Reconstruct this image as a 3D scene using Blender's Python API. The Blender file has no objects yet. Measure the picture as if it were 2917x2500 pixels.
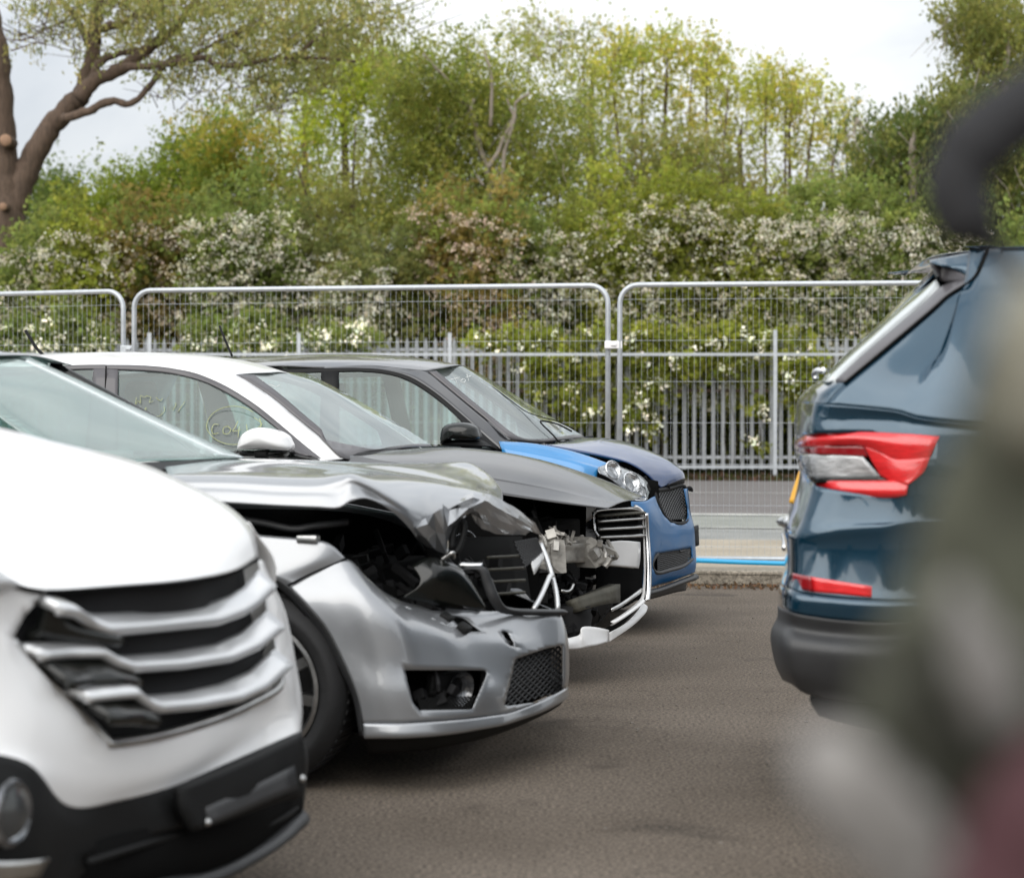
import bpy, bmesh, math, random
import numpy as np
from mathutils import Vector, Matrix
random.seed(7); rng = np.random.default_rng(11)
S = bpy.context.scene
COL = S.collection
# ------------------------------------------------------------------ camera
F_PX = 6054.0; CX = 1458.5; CY = 1250.0; H = 1.22
PITCH = math.atan(88.5 / F_PX)                     # horizon lies a little above the middle
cam = bpy.data.cameras.new('camera'); co = bpy.data.objects.new('camera', cam); COL.objects.link(co)
cam.sensor_width = 36.0; cam.lens = F_PX / 2917 * 36.0
cam.clip_start = 0.05; cam.clip_end = 1000
co.location = (0, 0, H); co.rotation_euler = (math.pi / 2 - PITCH, 0, 0)
cam.dof.use_dof = True; cam.dof.focus_distance = 10.6; cam.dof.aperture_fstop = 3.5
S.camera = co
# ------------------------------------------------------------------ world: bright overcast sky
SUN_EL, SUN_AZ = math.radians(34), math.radians(205)
w = bpy.data.worlds.new('World'); S.world = w; w.use_nodes = True
nt = w.node_tree; nt.nodes.clear(); N = nt.nodes.new; LK = nt.links.new
sky = N('ShaderNodeTexSky'); sky.sky_type = 'NISHITA'; sky.sun_disc = False
sky.sun_elevation = SUN_EL; sky.sun_rotation = SUN_AZ; sky.dust_density = 3
tc = N('ShaderNodeTexCoord'); sep = N('ShaderNodeSeparateXYZ'); LK(tc.outputs['Generated'], sep.inputs[0])
mp = N('ShaderNodeMapping'); mp.inputs['Scale'].default_value = (1, 1, 2.6); LK(tc.outputs['Generated'], mp.inputs[0])
nz = N('ShaderNodeTexNoise'); nz.inputs['Scale'].default_value = 3.4; nz.inputs['Detail'].default_value = 7; nz.inputs['Roughness'].default_value = .52; nz.inputs['Distortion'].default_value = .4
LK(mp.outputs[0], nz.inputs['Vector'])
cr_ = N('ShaderNodeValToRGB'); cr_.color_ramp.elements[0].position = .36; cr_.color_ramp.elements[1].position = .62
cr_.color_ramp.elements[0].color = (5.3, 5.65, 6.1, 1); cr_.color_ramp.elements[1].color = (8.6, 8.7, 8.7, 1)
LK(nz.outputs['Fac'], cr_.inputs[0])
m1 = N('ShaderNodeMath'); m1.operation = 'MAXIMUM'; m1.inputs[1].default_value = 0; LK(sep.outputs['Z'], m1.inputs[0])
m2 = N('ShaderNodeMath'); m2.operation = 'MULTIPLY_ADD'; m2.inputs[1].default_value = .95; m2.inputs[2].default_value = .86; LK(m1.outputs[0], m2.inputs[0])
vm = N('ShaderNodeVectorMath'); vm.operation = 'SCALE'; LK(cr_.outputs[0], vm.inputs[0]); LK(m2.outputs[0], vm.inputs['Scale'])
mx = N('ShaderNodeMixRGB'); mx.inputs[0].default_value = .10; LK(vm.outputs[0], mx.inputs[1]); LK(sky.outputs[0], mx.inputs[2])
bg = N('ShaderNodeBackground'); bg.inputs['Strength'].default_value = .1; LK(mx.outputs[0], bg.inputs[0])
wo = N('ShaderNodeOutputWorld'); LK(bg.outputs[0], wo.inputs[0])
sl = bpy.data.lights.new('sun', 'SUN'); sl.energy = 2.0; sl.angle = math.radians(70); sl.color = (1, .97, .92)
so = bpy.data.objects.new('sun', sl); COL.objects.link(so)
so.rotation_euler = (math.pi / 2 - SUN_EL, 0, math.radians(-25))
vs = S.view_settings; vs.view_transform = 'Standard'; vs.look = 'None'; vs.exposure = 0.42; vs.gamma = 1; vs.use_curve_mapping = False
S.cycles.max_bounces = 7; S.cycles.transparent_max_bounces = 12; S.cycles.caustics_reflective = False; S.cycles.caustics_refractive = False
# ------------------------------------------------------------------ pixels of the photograph -> rays (zoom windows: x0, y0, factor)
ZM = dict(A=(0,1150,1.3156), B=(0,900,2.072), C=(650,1250,1.776), D=(1300,1350,2.96), E=(800,950,1.7267), F=(2150,650,1.974),
          G=(2150,1400,1.614), I=(800,1450,2.302), J=(1600,1200,3.229), S=(0,0,1.0), P=(0,0,.7103), T=(0,0,1.973), U=(800,0,1.7764), V=(1700,0,1.7025), W=(1700,750,1.776))
def ray(z, x, y):
    x0, y0, k = ZM[z]; a = (x0 + x / k - CX) / F_PX; b = -(y0 + y / k - CY) / F_PX
    return Vector((a, math.cos(PITCH) + b * math.sin(PITCH), -math.sin(PITCH) + b * math.cos(PITCH)))
def atY(z, x, y, Y):                                # point on the ray at world depth Y
    r = ray(z, x, y); t = Y / r.y; return Vector((r.x * t, Y, H + r.z * t))
# ------------------------------------------------------------------ materials
MATS = {}
def mat(name, col, rough=.5, metal=0., coat=0., noise=0., nscale=20., bump=0., bscale=60., spec=.5, col2=None, coatr=.04, trans=0., stretch=None):
    m = bpy.data.materials.new(name); m.use_nodes = True; t = m.node_tree; b = t.nodes['Principled BSDF']
    b.inputs['Base Color'].default_value = (*col, 1); b.inputs['Roughness'].default_value = rough
    b.inputs['Metallic'].default_value = metal; b.inputs['Coat Weight'].default_value = coat; b.inputs['Coat Roughness'].default_value = coatr
    b.inputs['Specular IOR Level'].default_value = spec
    c = t.nodes.new('ShaderNodeTexCoord')
    vec = c.outputs['Object']
    if stretch:
        q = t.nodes.new('ShaderNodeMapping'); q.inputs['Scale'].default_value = stretch; t.links.new(vec, q.inputs[0]); vec = q.outputs[0]
    if noise > 0:
        n = t.nodes.new('ShaderNodeTexNoise'); n.inputs['Scale'].default_value = nscale; n.inputs['Detail'].default_value = 6; n.inputs['Roughness'].default_value = .6
        t.links.new(vec, n.inputs['Vector'])
        r = t.nodes.new('ShaderNodeValToRGB'); r.color_ramp.elements[0].position = .3; r.color_ramp.elements[1].position = .7
        c2 = col2 or tuple(x * (1 - noise) for x in col)
        r.color_ramp.elements[0].color = (*c2, 1); r.color_ramp.elements[1].color = (*col, 1)
        t.links.new(n.outputs['Fac'], r.inputs[0]); t.links.new(r.outputs[0], b.inputs['Base Color'])
        q = t.nodes.new('ShaderNodeMath'); q.operation = 'MULTIPLY_ADD'; q.inputs[1].default_value = .12; q.inputs[2].default_value = max(0, rough - .06)
        t.links.new(n.outputs['Fac'], q.inputs[0]); t.links.new(q.outputs[0], b.inputs['Roughness'])
    if bump > 0:
        n = t.nodes.new('ShaderNodeTexNoise'); n.inputs['Scale'].default_value = bscale; n.inputs['Detail'].default_value = 4
        t.links.new(vec, n.inputs['Vector'])
        u = t.nodes.new('ShaderNodeBump'); u.inputs['Strength'].default_value = bump; u.inputs['Distance'].default_value = .01
        t.links.new(n.outputs['Fac'], u.inputs['Height']); t.links.new(u.outputs[0], b.inputs['Normal'])
    MATS[name] = m; return m
mat('white_paint', (.82,.82,.82), .4, 0, .6, .05, 3, bump=.004, bscale=4)
mat('white_paint_dusty', (.74,.74,.74), .4, 0, .6, .1, 8)
mat('silver_paint', (.31,.32,.335), .36, .6, .9, .06, 4, bump=.01, bscale=5)
mat('grey_paint', (.055,.055,.057), .24, .45, .35, .45, 3, bump=.03, bscale=2.5, stretch=(.6,5,3))
mat('dark_roof', (.035,.036,.040), .3, .3, .9, .2, 5)
mat('bonnet_blue', (.004,.032,.12), .22, .0, .8, .1, 4, bump=.05, bscale=5)
mat('blue_paint', (.003,.105,.28), .4, .0, .35, .15, 4, bump=.03, bscale=8)
mat('light_blue_paint', (.025,.20,.46), .35, .1, .9, .1, 5)
mat('teal_paint', (.006,.040,.072), .16, .45, 1., .1, 3, bump=.004, bscale=3)
mat('chrome', (.88,.88,.89), .26, 1., 0, .15, 10, bump=.03, bscale=14)
mat('satin_metal', (.62,.62,.61), .32, 1., 0, .3, 14, bump=.1, bscale=30)
mat('raw_aluminium', (.58,.56,.52), .5, .5, 0, .6, 14, bump=.3, bscale=25)
mat('black_plastic', (.008,.0083,.0086), .6, 0, 0, .3, 12, bump=.1, bscale=90, spec=.22)
mat('bar_silver', (.68,.69,.70), .3, .55, .4, .05, 8)
mat('grey_plastic', (.034,.035,.037), .5, 0, 0, .2, 12, bump=.06, bscale=60)
mat('gloss_black', (.008,.009,.008), .2, 0, .35, spec=.3)
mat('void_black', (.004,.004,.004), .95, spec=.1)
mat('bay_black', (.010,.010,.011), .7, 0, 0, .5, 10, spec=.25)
mat('rubber', (.016,.016,.017), .75, 0, 0, .3, 10, bump=.15, bscale=50)
mat('trim_grey', (.075,.07,.075), .42, 0, .3, .15, 8)
mat('seat_fabric', (.13,.13,.13), .9, noise=.2, nscale=30)
mat('dash', (.04,.042,.045), .8)
mat('red_lens', (.78,.02,.025), .14, 0, 1., .35, 25, bump=.12, bscale=45, stretch=(1,1,6))
mat('dark_red_lens', (.25,.004,.008), .14, 0, 1.)
mat('clear_lens', (.62,.63,.64), .1, .35, 1., .5, 30, bump=.35, bscale=35, stretch=(1,1,6))
mat('lamp_reflector', (.42,.43,.45), .16, .8, .6, .9, 22, bump=.8, bscale=16)
mat('yellow_plate', (.80,.42,.04), .5)
mat('marker_yellow', (.40,.44,.20), .8)
mat('marker_white', (.75,.78,.76), .8)
mat('olive_metal', (.10,.095,.075), .6, .3, 0, .5, 12, bump=.3, bscale=30)
mat('galvanised', (.50,.53,.56), .42, .4, 0, .2, 18, bump=.05, bscale=40)
mat('galvanised_dull', (.42,.44,.46), .55, .15, 0, .3, 8)
mat('rusty_rail', (.10,.065,.045), .8, 0, 0, .4, 10)
mat('blue_tube', (.01,.33,.62), .35, 0, .2)
mat('block_concrete', (.30,.28,.25), .9, noise=.4, nscale=14, bump=.5, bscale=50)
mat('white_tape', (.8,.79,.8), .6)
def glass(name, tint, haze, hz=(.5,.55,.54), ior=1.5):
    m = bpy.data.materials.new(name); m.use_nodes = True; t = m.node_tree; t.nodes.clear()
    o = t.nodes.new('ShaderNodeOutputMaterial'); tr = t.nodes.new('ShaderNodeBsdfTransparent'); tr.inputs[0].default_value = (*tint, 1)
    gl = t.nodes.new('ShaderNodeBsdfGlossy'); gl.inputs['Roughness'].default_value = .02; gl.inputs[0].default_value = (.95,1,.99,1)
    fr = t.nodes.new('ShaderNodeFresnel'); ge = t.nodes.new('ShaderNodeNewGeometry'); io = t.nodes.new('ShaderNodeMapRange'); io.inputs[3].default_value = ior; io.inputs[4].default_value = 1 / ior
    t.links.new(ge.outputs['Backfacing'], io.inputs[0]); t.links.new(io.outputs[0], fr.inputs[0])   # same reflectance from either side of the pane
    df = t.nodes.new('ShaderNodeBsdfDiffuse'); df.inputs[0].default_value = (*hz, 1)
    c = t.nodes.new('ShaderNodeTexCoord'); n = t.nodes.new('ShaderNodeTexNoise'); n.inputs['Scale'].default_value = 5; n.inputs['Detail'].default_value = 6
    t.links.new(c.outputs['Object'], n.inputs['Vector'])
    q = t.nodes.new('ShaderNodeMath'); q.operation = 'MULTIPLY_ADD'; q.inputs[1].default_value = haze * .8; q.inputs[2].default_value = haze * .6; t.links.new(n.outputs['Fac'], q.inputs[0])
    a = t.nodes.new('ShaderNodeMixShader'); t.links.new(q.outputs[0], a.inputs[0]); t.links.new(tr.outputs[0], a.inputs[1]); t.links.new(df.outputs[0], a.inputs[2])
    b = t.nodes.new('ShaderNodeMixShader'); t.links.new(fr.outputs[0], b.inputs[0]); t.links.new(a.outputs[0], b.inputs[1]); t.links.new(gl.outputs[0], b.inputs[2])
    t.links.new(b.outputs[0], o.inputs[0]); MATS[name] = m
glass('side_glass', (.60,.76,.73), .12, (.42,.52,.50), 1.55)
glass('screen_glass', (.66,.75,.73), .20, (.55,.60,.59), 1.75)
glass('rear_glass_sky_haze', (.5,.58,.58), .62, (.72,.75,.77), 1.8)  # pale haze colours the pane in place of bright sky mirrored at a grazing angle
glass('lens_glass', (.95,.96,.97), .04, (.8,.8,.8), 1.5)
# ------------------------------------------------------------------ object helpers
def tag(o, label=None, cat=None, group=None, kind=None):
    if label: o['label'] = label
    if cat: o['category'] = cat
    if group: o['group'] = group
    if kind: o['kind'] = kind
    return o
def mesh(name, V, Fc, m, parent=None, smooth=True, thick=0., off=0., bev=0.):
    me = bpy.data.meshes.new(name); me.from_pydata([tuple(v) for v in V], [], [tuple(f) for f in Fc]); me.update()
    if smooth:
        me.polygons.foreach_set('use_smooth', [True] * len(me.polygons))
    me.materials.append(MATS[m] if isinstance(m, str) else m)
    o = bpy.data.objects.new(name, me); COL.objects.link(o)
    if parent is not None: o.parent = parent
    if bev:
        b = o.modifiers.new('bevel', 'BEVEL'); b.width = bev; b.segments = 2; b.limit_method = 'ANGLE'
    if thick:
        s = o.modifiers.new('solid', 'SOLIDIFY'); s.thickness = thick; s.offset = off
    return o
def empty(name, loc, rz, label, cat, group=None):
    o = bpy.data.objects.new(name, None); COL.objects.link(o); o.location = loc; o.rotation_euler = (0, 0, rz); o.empty_display_size = .2
    return tag(o, label, cat, group)
class MB:                                            # collects pieces of ONE mesh
    def __init__(s): s.V = []; s.F = []
    def add(s, V, Fc):
        n = len(s.V); s.V += [tuple(v) for v in V]; s.F += [tuple(i + n for i in f) for f in Fc]; return s
    def box(s, lo, hi, M=None):
        V = [Vector((x, y, z)) for x in (lo[0], hi[0]) for y in (lo[1], hi[1]) for z in (lo[2], hi[2])]
        if M is not None: V = [M @ v for v in V]
        return s.add(V, [(0,1,3,2),(4,6,7,5),(0,4,5,1),(2,3,7,6),(0,2,6,4),(1,5,7,3)])
    def tube(s, pts, r, n=8, cap=True):
        pts = [Vector(p) for p in pts]; R = r if isinstance(r, (list, tuple)) else [r] * len(pts); V = []; Fc = []
        t0 = (pts[1] - pts[0]).normalized(); a = t0.orthogonal().normalized()
        for i, p in enumerate(pts):
            t = (pts[min(i+1, len(pts)-1)] - pts[max(i-1, 0)]).normalized()
            a = (a - t * a.dot(t)).normalized(); b = t.cross(a)
            for k in range(n):
                th = 2 * math.pi * k / n; V.append(p + (a * math.cos(th) + b * math.sin(th)) * R[i])
        for i in range(len(pts) - 1):
            for k in range(n):
                k2 = (k + 1) % n; Fc.append((i*n+k, i*n+k2, (i+1)*n+k2, (i+1)*n+k))
        if cap: Fc += [tuple(range(n))[::-1], tuple(range((len(pts)-1)*n, len(pts)*n))]
        return s.add(V, Fc)
    def ring(s, c, prof, n=40, axis='y', a0=0, a1=2*math.pi):     # lathe round an axis through c; prof = [(radius, along)]
        full = abs(a1 - a0 - 2 * math.pi) < 1e-4; m_ = n if full else n + 1; V = []; Fc = []
        for i in range(m_):
            th = a0 + (a1 - a0) * i / n
            for r, h in prof:
                x, z = r * math.cos(th), r * math.sin(th)
                V.append(Vector(c) + (Vector((x, h, z)) if axis == 'y' else Vector((x, z, h)) if axis == 'z' else Vector((h, x, z))))
        p = len(prof)
        for i in range(n):
            j = (i + 1) % m_
            for k in range(p - 1): Fc.append((i*p+k, i*p+k+1, j*p+k+1, j*p+k))
        return s.add(V, Fc)
    def build(s, name, m, parent=None, **k): return mesh(name, s.V, s.F, m, parent, **k)
def crom(P, n):                                      # Catmull-Rom through the rows of P (array k x ...), n steps a segment
    P = np.asarray(P, float); k = len(P); Q = np.concatenate([[2*P[0]-P[1]], P, [2*P[-1]-P[-2]]]); out = []
    for i in range(k - 1):
        a, b, c, d = Q[i], Q[i+1], Q[i+2], Q[i+3]
        for j in range(n):
            t = j / n; out.append(.5*((2*b)+(-a+c)*t+(2*a-5*b+4*c-d)*t*t+(-a+3*b-3*c+d)*t**3))
    out.append(P[-1]); return np.array(out)
def lin(P, n):
    P = np.asarray(P, float); out = []
    for i in range(len(P) - 1):
        for j in range(n): out.append(P[i] + (P[i+1] - P[i]) * (j / n))
    out.append(P[-1]); return np.array(out)
def inpoly(x, y, poly):
    c = np.zeros(x.shape, bool); n = len(poly)
    for i in range(n):
        x1, y1 = poly[i]; x2, y2 = poly[(i+1) % n]
        if y1 == y2: continue
        cond = ((y1 > y) != (y2 > y)) & (x < (x2-x1)*(y-y1)/(y2-y1)+x1); c ^= cond
    return c
def nearest(px, py, poly):
    best = None
    for i in range(len(poly)):
        ax, ay = poly[i]; bx, by = poly[(i+1) % len(poly)]; dx, dy = bx-ax, by-ay
        t = max(0, min(1, ((px-ax)*dx+(py-ay)*dy)/(dx*dx+dy*dy+1e-9))); qx, qy = ax+dx*t, ay+dy*t; d = (qx-px)**2+(qy-py)**2
        if best is None or d < best[0]: best = (d, qx, qy)
    return best[1], best[2], math.sqrt(best[0])
class Car:                                           # local frame: x forward, v towards the camera side (y = -v), z up; u = 0 at the nose
    def __init__(s, px, Y, deg, name, label, cat='car'):
        a = math.radians(deg); s.O = Vector(((px - CX) / F_PX * Y, Y, 0)); s.Fd = Vector((math.cos(a), -math.sin(a), 0)); s.L = Vector((-math.sin(a), -math.cos(a), 0))
        s.root = empty(name, s.O, -a, label, cat); s.a = a
    def P(s, z, x, y, v):
        r = ray(z, x, y); t = (v + s.O.dot(s.L)) / r.dot(s.L); q = Vector((0, 0, H)) + r * t; d = q - s.O
        return Vector((d.dot(s.Fd), -v, q.z))
    def pt(s, z, e):
        if e[0] == 'L': return Vector((e[1], -e[2], e[3]))
        if isinstance(e[0], str): return s.P(*e)
        return s.P(z, *e)
    def proj(s, q):                                  # local -> photograph pixel
        wv = s.O + s.Fd * q[0] + s.L * (-q[1]) + Vector((0, 0, q[2])); d = wv - Vector((0, 0, H))
        cp, sp = math.cos(PITCH), math.sin(PITCH); dep = d.y * cp - d.z * sp; up = d.y * sp + d.z * cp
        return CX + F_PX * d.x / dep, CY - F_PX * up / dep
    def patch(s, name, m, z, rows, sym=False, mir=False, nu=6, nv=6, cuts=(), thick=.004, parent=None, lrow=False, lcol=False, push=None, smooth=True, bulge=0, off=0.):
        G = np.array([[tuple(s.pt(z, e)) for e in r] for r in rows])
        if sym:
            if np.abs(G[:, -1, 1]).max() < .03 and np.abs(G[-1, :, 1]).max() > .1:      # columns run towards the centre line
                Mi = G[:, :-1][:, ::-1].copy(); Mi[:, :, 1] *= -1; G = np.concatenate([G, Mi], 1)
            else:
                Mi = G[:-1][::-1].copy(); Mi[:, :, 1] *= -1; G = np.concatenate([G, Mi])
        G = (lin if lrow else crom)(G, nv); G = np.swapaxes((lin if lcol else crom)(np.swapaxes(G, 0, 1), nu), 0, 1)
        R, Cn = G.shape[:2]
        if bulge:
            tt = np.sin(np.linspace(0, math.pi, R))[:, None]; G = G.copy(); G[:, :, 0] += bulge * tt
        V = G.reshape(-1, 3); Fc = [(i*Cn+j, i*Cn+j+1, (i+1)*Cn+j+1, (i+1)*Cn+j) for i in range(R-1) for j in range(Cn-1)]
        V = V.copy()
        for cz, poly in cuts:
            x0, y0, k = ZM[cz]; pl = [(x0 + a/k, y0 + b/k) for a, b in poly]
            pr = np.array([s.proj(v) for v in V]); cen = np.array([pr[list(f)].mean(0) for f in Fc])
            rem = inpoly(cen[:, 0], cen[:, 1], pl)
            vr = set(i for f, g in zip(Fc, rem) if g for i in f); kept = [f for f, g in zip(Fc, rem) if not g]; vk = set(i for f in kept for i in f)
            for i in vr & vk:
                qx, qy, d = nearest(pr[i][0], pr[i][1], pl)
                if d < 45: V[i] = tuple(s.P('S', qx, qy, -V[i][1]))
            Fc = kept
        V = [tuple(v) for v in V]
        used = sorted(set(i for f in Fc for i in f)); ix = {a: b for b, a in enumerate(used)}
        V = [V[i] for i in used]; Fc = [tuple(ix[i] for i in f) for f in Fc]
        if mir: mesh(name, [(a, -b, c) for a, b, c in V], [f[::-1] for f in Fc], m, parent or s.root, smooth, thick, off)
        return mesh(name, V, Fc, m, parent or s.root, smooth, thick, off)
    def band(s, name, m, z, top, bot, **k): return s.patch(name, m, z, [top, bot], **k)
    def bar(s, name, m, z, pts, r, parent=None, n=8, sm=4, sy=1.):
        P = crom([tuple(s.pt(z, e)) for e in pts], sm); return MB().tube([Vector(p) for p in P], r, n).build(name, m, parent or s.root)
    def quad(s, name, m, z, pts, thick=.01, parent=None):      # flat plate through an outline
        V = [s.pt(z, e) for e in pts]; return mesh(name, V, [tuple(range(len(V)))], m, parent or s.root, False, thick, 0)
    def box(s, name, m, lo, hi, parent=None, bev=.01):
        return MB().box(lo, hi).build(name, m, parent or s.root, smooth=False, bev=bev)
    def wheel(s, u, v, r, rr, wd, spokes=10, side=1, rot=0., rimm='satin_metal'):
        c = Vector((u, -v * side, r)); e = empty('wheel', c, 0, None, None); e.parent = s.root
        q = -side
        prof = [(rr, q*-.0), (rr+.01, q*.012), (rr+.035, q*.022), ((r+rr)/2, q*.024), (r-.03, q*.012), (r-.006, q*-.012), (r, q*-.035), (r, q*(-wd+.03)), (r-.012, q*-wd), (rr, q*-wd)]
        t = MB().ring((0,0,0), prof, 64).build('tyre', 'rubber', e)
        g = MB()
        for k in range(60):
            M = Matrix.Rotation(2*math.pi*k/60, 4, 'Y'); g.box((r-.002, min(q*-.03, q*(-wd+.02)), -.006), (r+.004, max(q*-.03, q*(-wd+.02)), .006), M)
        g.build('tread', 'rubber', t, smooth=False)
        m_ = MB().ring((0,0,0), [(rr+.004, q*.014), (rr-.008, q*.016), (rr-.018, q*-.0), (rr-.025, q*-.05), (rr-.05, q*-.12)], 64)
        for k in range(spokes):
            M = Matrix.Rotation(2*math.pi*k/spokes + rot, 4, 'Y')
            m_.box((.04, min(0, q*-.035), -.016), (rr-.012, max(0, q*-.035), .016), M)
        m_.ring((0,0,0), [(.001, q*.006), (.05, q*.004), (.065, q*-.03)], 24)
        m_.build('rim', rimm, e, smooth=False)
        MB().ring((0,0,0), [(.001, q*-.1), (rr-.03, q*-.1)], 32).build('brake_disc', 'rubber', e)
        return e
    def seats(s, u, w, wid=.36):
        for sd in (1, -1):
            e = empty('seat', (u, -sd*wid, 0), 0, None, None); e.parent = s.root
            for nm, rows in (('backrest', [(.22,w-.45,.0),(.25,w-.3,-.04),(.24,w-.1,-.1),(.17,w+.02,-.14),(.10,w+.06,-.15)]), ('headrest', [(.10,w+.1,-.15),(.13,w+.14,-.16),(.13,w+.22,-.17),(.09,w+.26,-.17),(.03,w+.27,-.17)])):
                mb = MB(); V = []; n = 14
                for hw, z, du in rows:
                    for k in range(n):
                        th = 2*math.pi*k/n; ca, sa = math.cos(th), math.sin(th)
                        V.append((du + .055*abs(sa)**.6*(1 if sa > 0 else -1), hw*abs(ca)**.5*(1 if ca > 0 else -1), z))
                Fc = [(i*n+k, i*n+(k+1)%n, (i+1)*n+(k+1)%n, (i+1)*n+k) for i in range(len(rows)-1) for k in range(n)] + [tuple(range((len(rows)-1)*n, len(rows)*n))]
                mb.add(V, Fc).build(nm, 'seat_fabric', e)
    def tub(s, m, u0, u1, belt, hw, sill=.22, name='body', rear=True, cols=8):  # plain lower body, door to tail, both sides
        rows = []; prof = [(belt, hw-.06), (belt-.10, hw-.015), (belt-.22, hw), (.5, hw), (.34, hw-.015), (sill, hw-.06)]
        rows = [[('L', u0+(u1-u0)*i/cols, v, z) for i in range(cols+1)] for z, v in prof]
        return s.patch(name, m, 'S', rows, mir=True, nu=2, nv=3)
def slab(s_, V, m, name, parent=None): pass
# =================================================================== CARS
R_ = lambda z, L: [(z, *e) for e in L]
def jumble(c, name, m, lo, hi, n, seed, parent=None, smin=.02, smax=.09):    # bent brackets, hoses and boxes of a wrecked engine bay
    r = random.Random(seed); mb = MB()
    for i in range(n):
        p = Vector([r.uniform(a, b) for a, b in zip(lo, hi)]); M = Matrix.Translation(p) @ Matrix.Rotation(r.uniform(-.6, .6), 4, 'Y') @ Matrix.Rotation(r.uniform(-.5, .5), 4, 'X') @ Matrix.Rotation(r.uniform(-.4, .4), 4, 'Z')
        sx, sy, sz = [r.uniform(smin, smax) / 2 for _ in range(3)]; k = r.random()
        if k < .45: mb.box((-sx, -sy, -sz), (sx, sy, sz), M)
        elif k < .7: mb.box((-sx * 1.8, -.012, -.012), (sx * 1.8, .012, .012), M)
        else:
            q = [M @ Vector((math.sin(t * 1.3) * sx * 1.6, sy * math.cos(t * 2), (t - 1.5) * sz * 1.4)) for t in (0, .6, 1.2, 1.8, 2.4, 3)]
            mb.tube(q, r.uniform(.004, .012), 6)
    return tag(mb.build(name, m, parent or c.root, smooth=False, bev=.004), kind='stuff')

# ------------------------------------------------------------------- white SUV, nearest on the left
suv = Car(700, 4.75, 17.5, 'parked_car', 'white off-road car nearest the camera with three broad chrome grille bars', 'car')
suv.patch('bonnet', 'white_paint', 'A', [
    [(-200,60,-.62),(0,90,-.62),(200,142,-.62),(500,215,-.62),(700,300,-.62),(850,382,-.62),(940,470,-.61),(968,575,-.58)],
    [(-330,120,-.3),(-140,150,-.3),(110,215,-.3),(370,300,-.3),(590,395,-.3),(735,480,-.3),(825,565,-.3),(868,628,-.3)],
    [(-540,190,0),(-330,235,0),(-20,318,0),(240,405,0),(430,490,0),(560,570,0),(640,628,0),(680,662,0)],
    [(-760,290,.3),(-540,335,.3),(-220,425,.3),(40,510,.3),(230,580,.3),(345,636,.3),(400,668,.3),(425,682,.3)],
    [(-1000,400,.6),(-760,440,.6),(-440,520,.6),(-190,595,.6),(-40,645,.6),(50,675,.6),(110,692,.6),(165,702,.58)]], nu=6, nv=6)
fas = suv.patch('front_bumper', 'white_paint', 'A', [
    [(-300,540,.85),(-100,600,.76),(45,676,.66),(180,706,.55),(430,693,.3),(680,674,0),(850,644,-.3),(968,584,-.58),(1000,640,-.75),(1020,720,-.85)],
    [(-350,850,.9),(-150,860,.8),(30,870,.67),(230,930,.5),(480,900,.3),(720,860,0),(880,820,-.3),(1002,730,-.58),(1062,770,-.74),(1080,850,-.85)],
    [(-350,1120,.92),(-160,1140,.82),(90,1170,.68),(330,1200,.48),(540,1180,.27),(770,1120,0),(930,1060,-.28),(1050,985,-.56),(1102,985,-.74),(1122,1050,-.84)],
    [(-350,1260,.92),(-150,1270,.84),(90,1310,.7),(330,1385,.5),(560,1370,.27),(790,1290,0),(950,1205,-.28),(1070,1125,-.56),(1120,1120,-.74),(1132,1150,-.84)],
    [(-350,1290,.90),(-150,1300,.84),(100,1352,.72),(250,1512,.56),(450,1485,.36),(650,1437,.15),(860,1350,-.1),(1000,1290,-.32),(1112,1240,-.56),(1125,1240,-.74)]],
    nu=8, nv=8, cuts=[('A', [(175,700),(430,688),(700,662),(850,636),(962,580),(978,640),(1000,780),(1030,900),(1052,1050),(950,1115),(800,1180),(600,1240),(420,1272),(392,1262),(200,1060),(40,885),(90,790)])])
fas['label'] = 'white bumper skin around the grille'
gr = suv.patch('grille', 'bay_black', 'A', [
    [('A',150,690,.55),('A',430,672,.3),('A',700,640,0),('A',850,612,-.3),('A',950,575,-.56)],
    [('A',20,880,.62),('A',340,900,.42),('A',700,900,0),('A',880,850,-.3),('A',985,790,-.55)],
    [('A',210,1080,.52),('A',450,1100,.34),('A',740,1080,0),('A',920,1010,-.3),('A',1025,920,-.53)],
    [('A',380,1290,.43),('A',520,1275,.28),('A',780,1215,0),('A',960,1150,-.3),('A',1062,1070,-.5)]], nu=5, nv=5, off=0)
for v in gr.data.vertices: v.co.x -= .035
def chrome_bar(up, lo, m='bar_silver'):
    n = len(up); mid = [(a[0]+(b[0]-a[0])*.8, a[1]+(b[1]-a[1])*.8, a[2]) for a, b in zip(up, lo)]
    lo = [(b[0], b[1], a[2]) for a, b in zip(up, lo)]
    o = suv.patch('grille_bar', m, 'A', [up, mid, lo], nu=4, nv=4, lcol=True, lrow=True, parent=gr, bulge=.006, thick=0)
    n_ = len(o.data.vertices); R = 9; C_ = n_ // R
    for i, v in enumerate(o.data.vertices): v.co.x += .032 * min(1, (i // C_) / (R - 1) * 2) - .008 * max(0, (i // C_) / (R - 1) * 2 - 1)
    s = o.modifiers.new('solid', 'SOLIDIFY'); s.thickness = .02; s.offset = 0; return o
chrome_bar([(150,735,.58),(212,742,.52),(272,782,.45),(335,802,.4),(550,792,.1),(750,768,-.2),(850,732,-.33),(905,700,-.42),(965,632,-.52)],
           [(165,772),(235,785),(292,825),(362,855),(560,838),(770,818),(862,785),(915,750),(974,695)])
chrome_bar([(78,915,.6),(200,903,.5),(318,900,.42),(370,932,.38),(432,960,.33),(620,945,.05),(800,912,-.22),(900,868,-.36),(995,785,-.5)],
           [(95,945),(210,936),(335,935),(390,972),(452,990),(640,980),(820,955),(918,912),(1006,845)])
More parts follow.
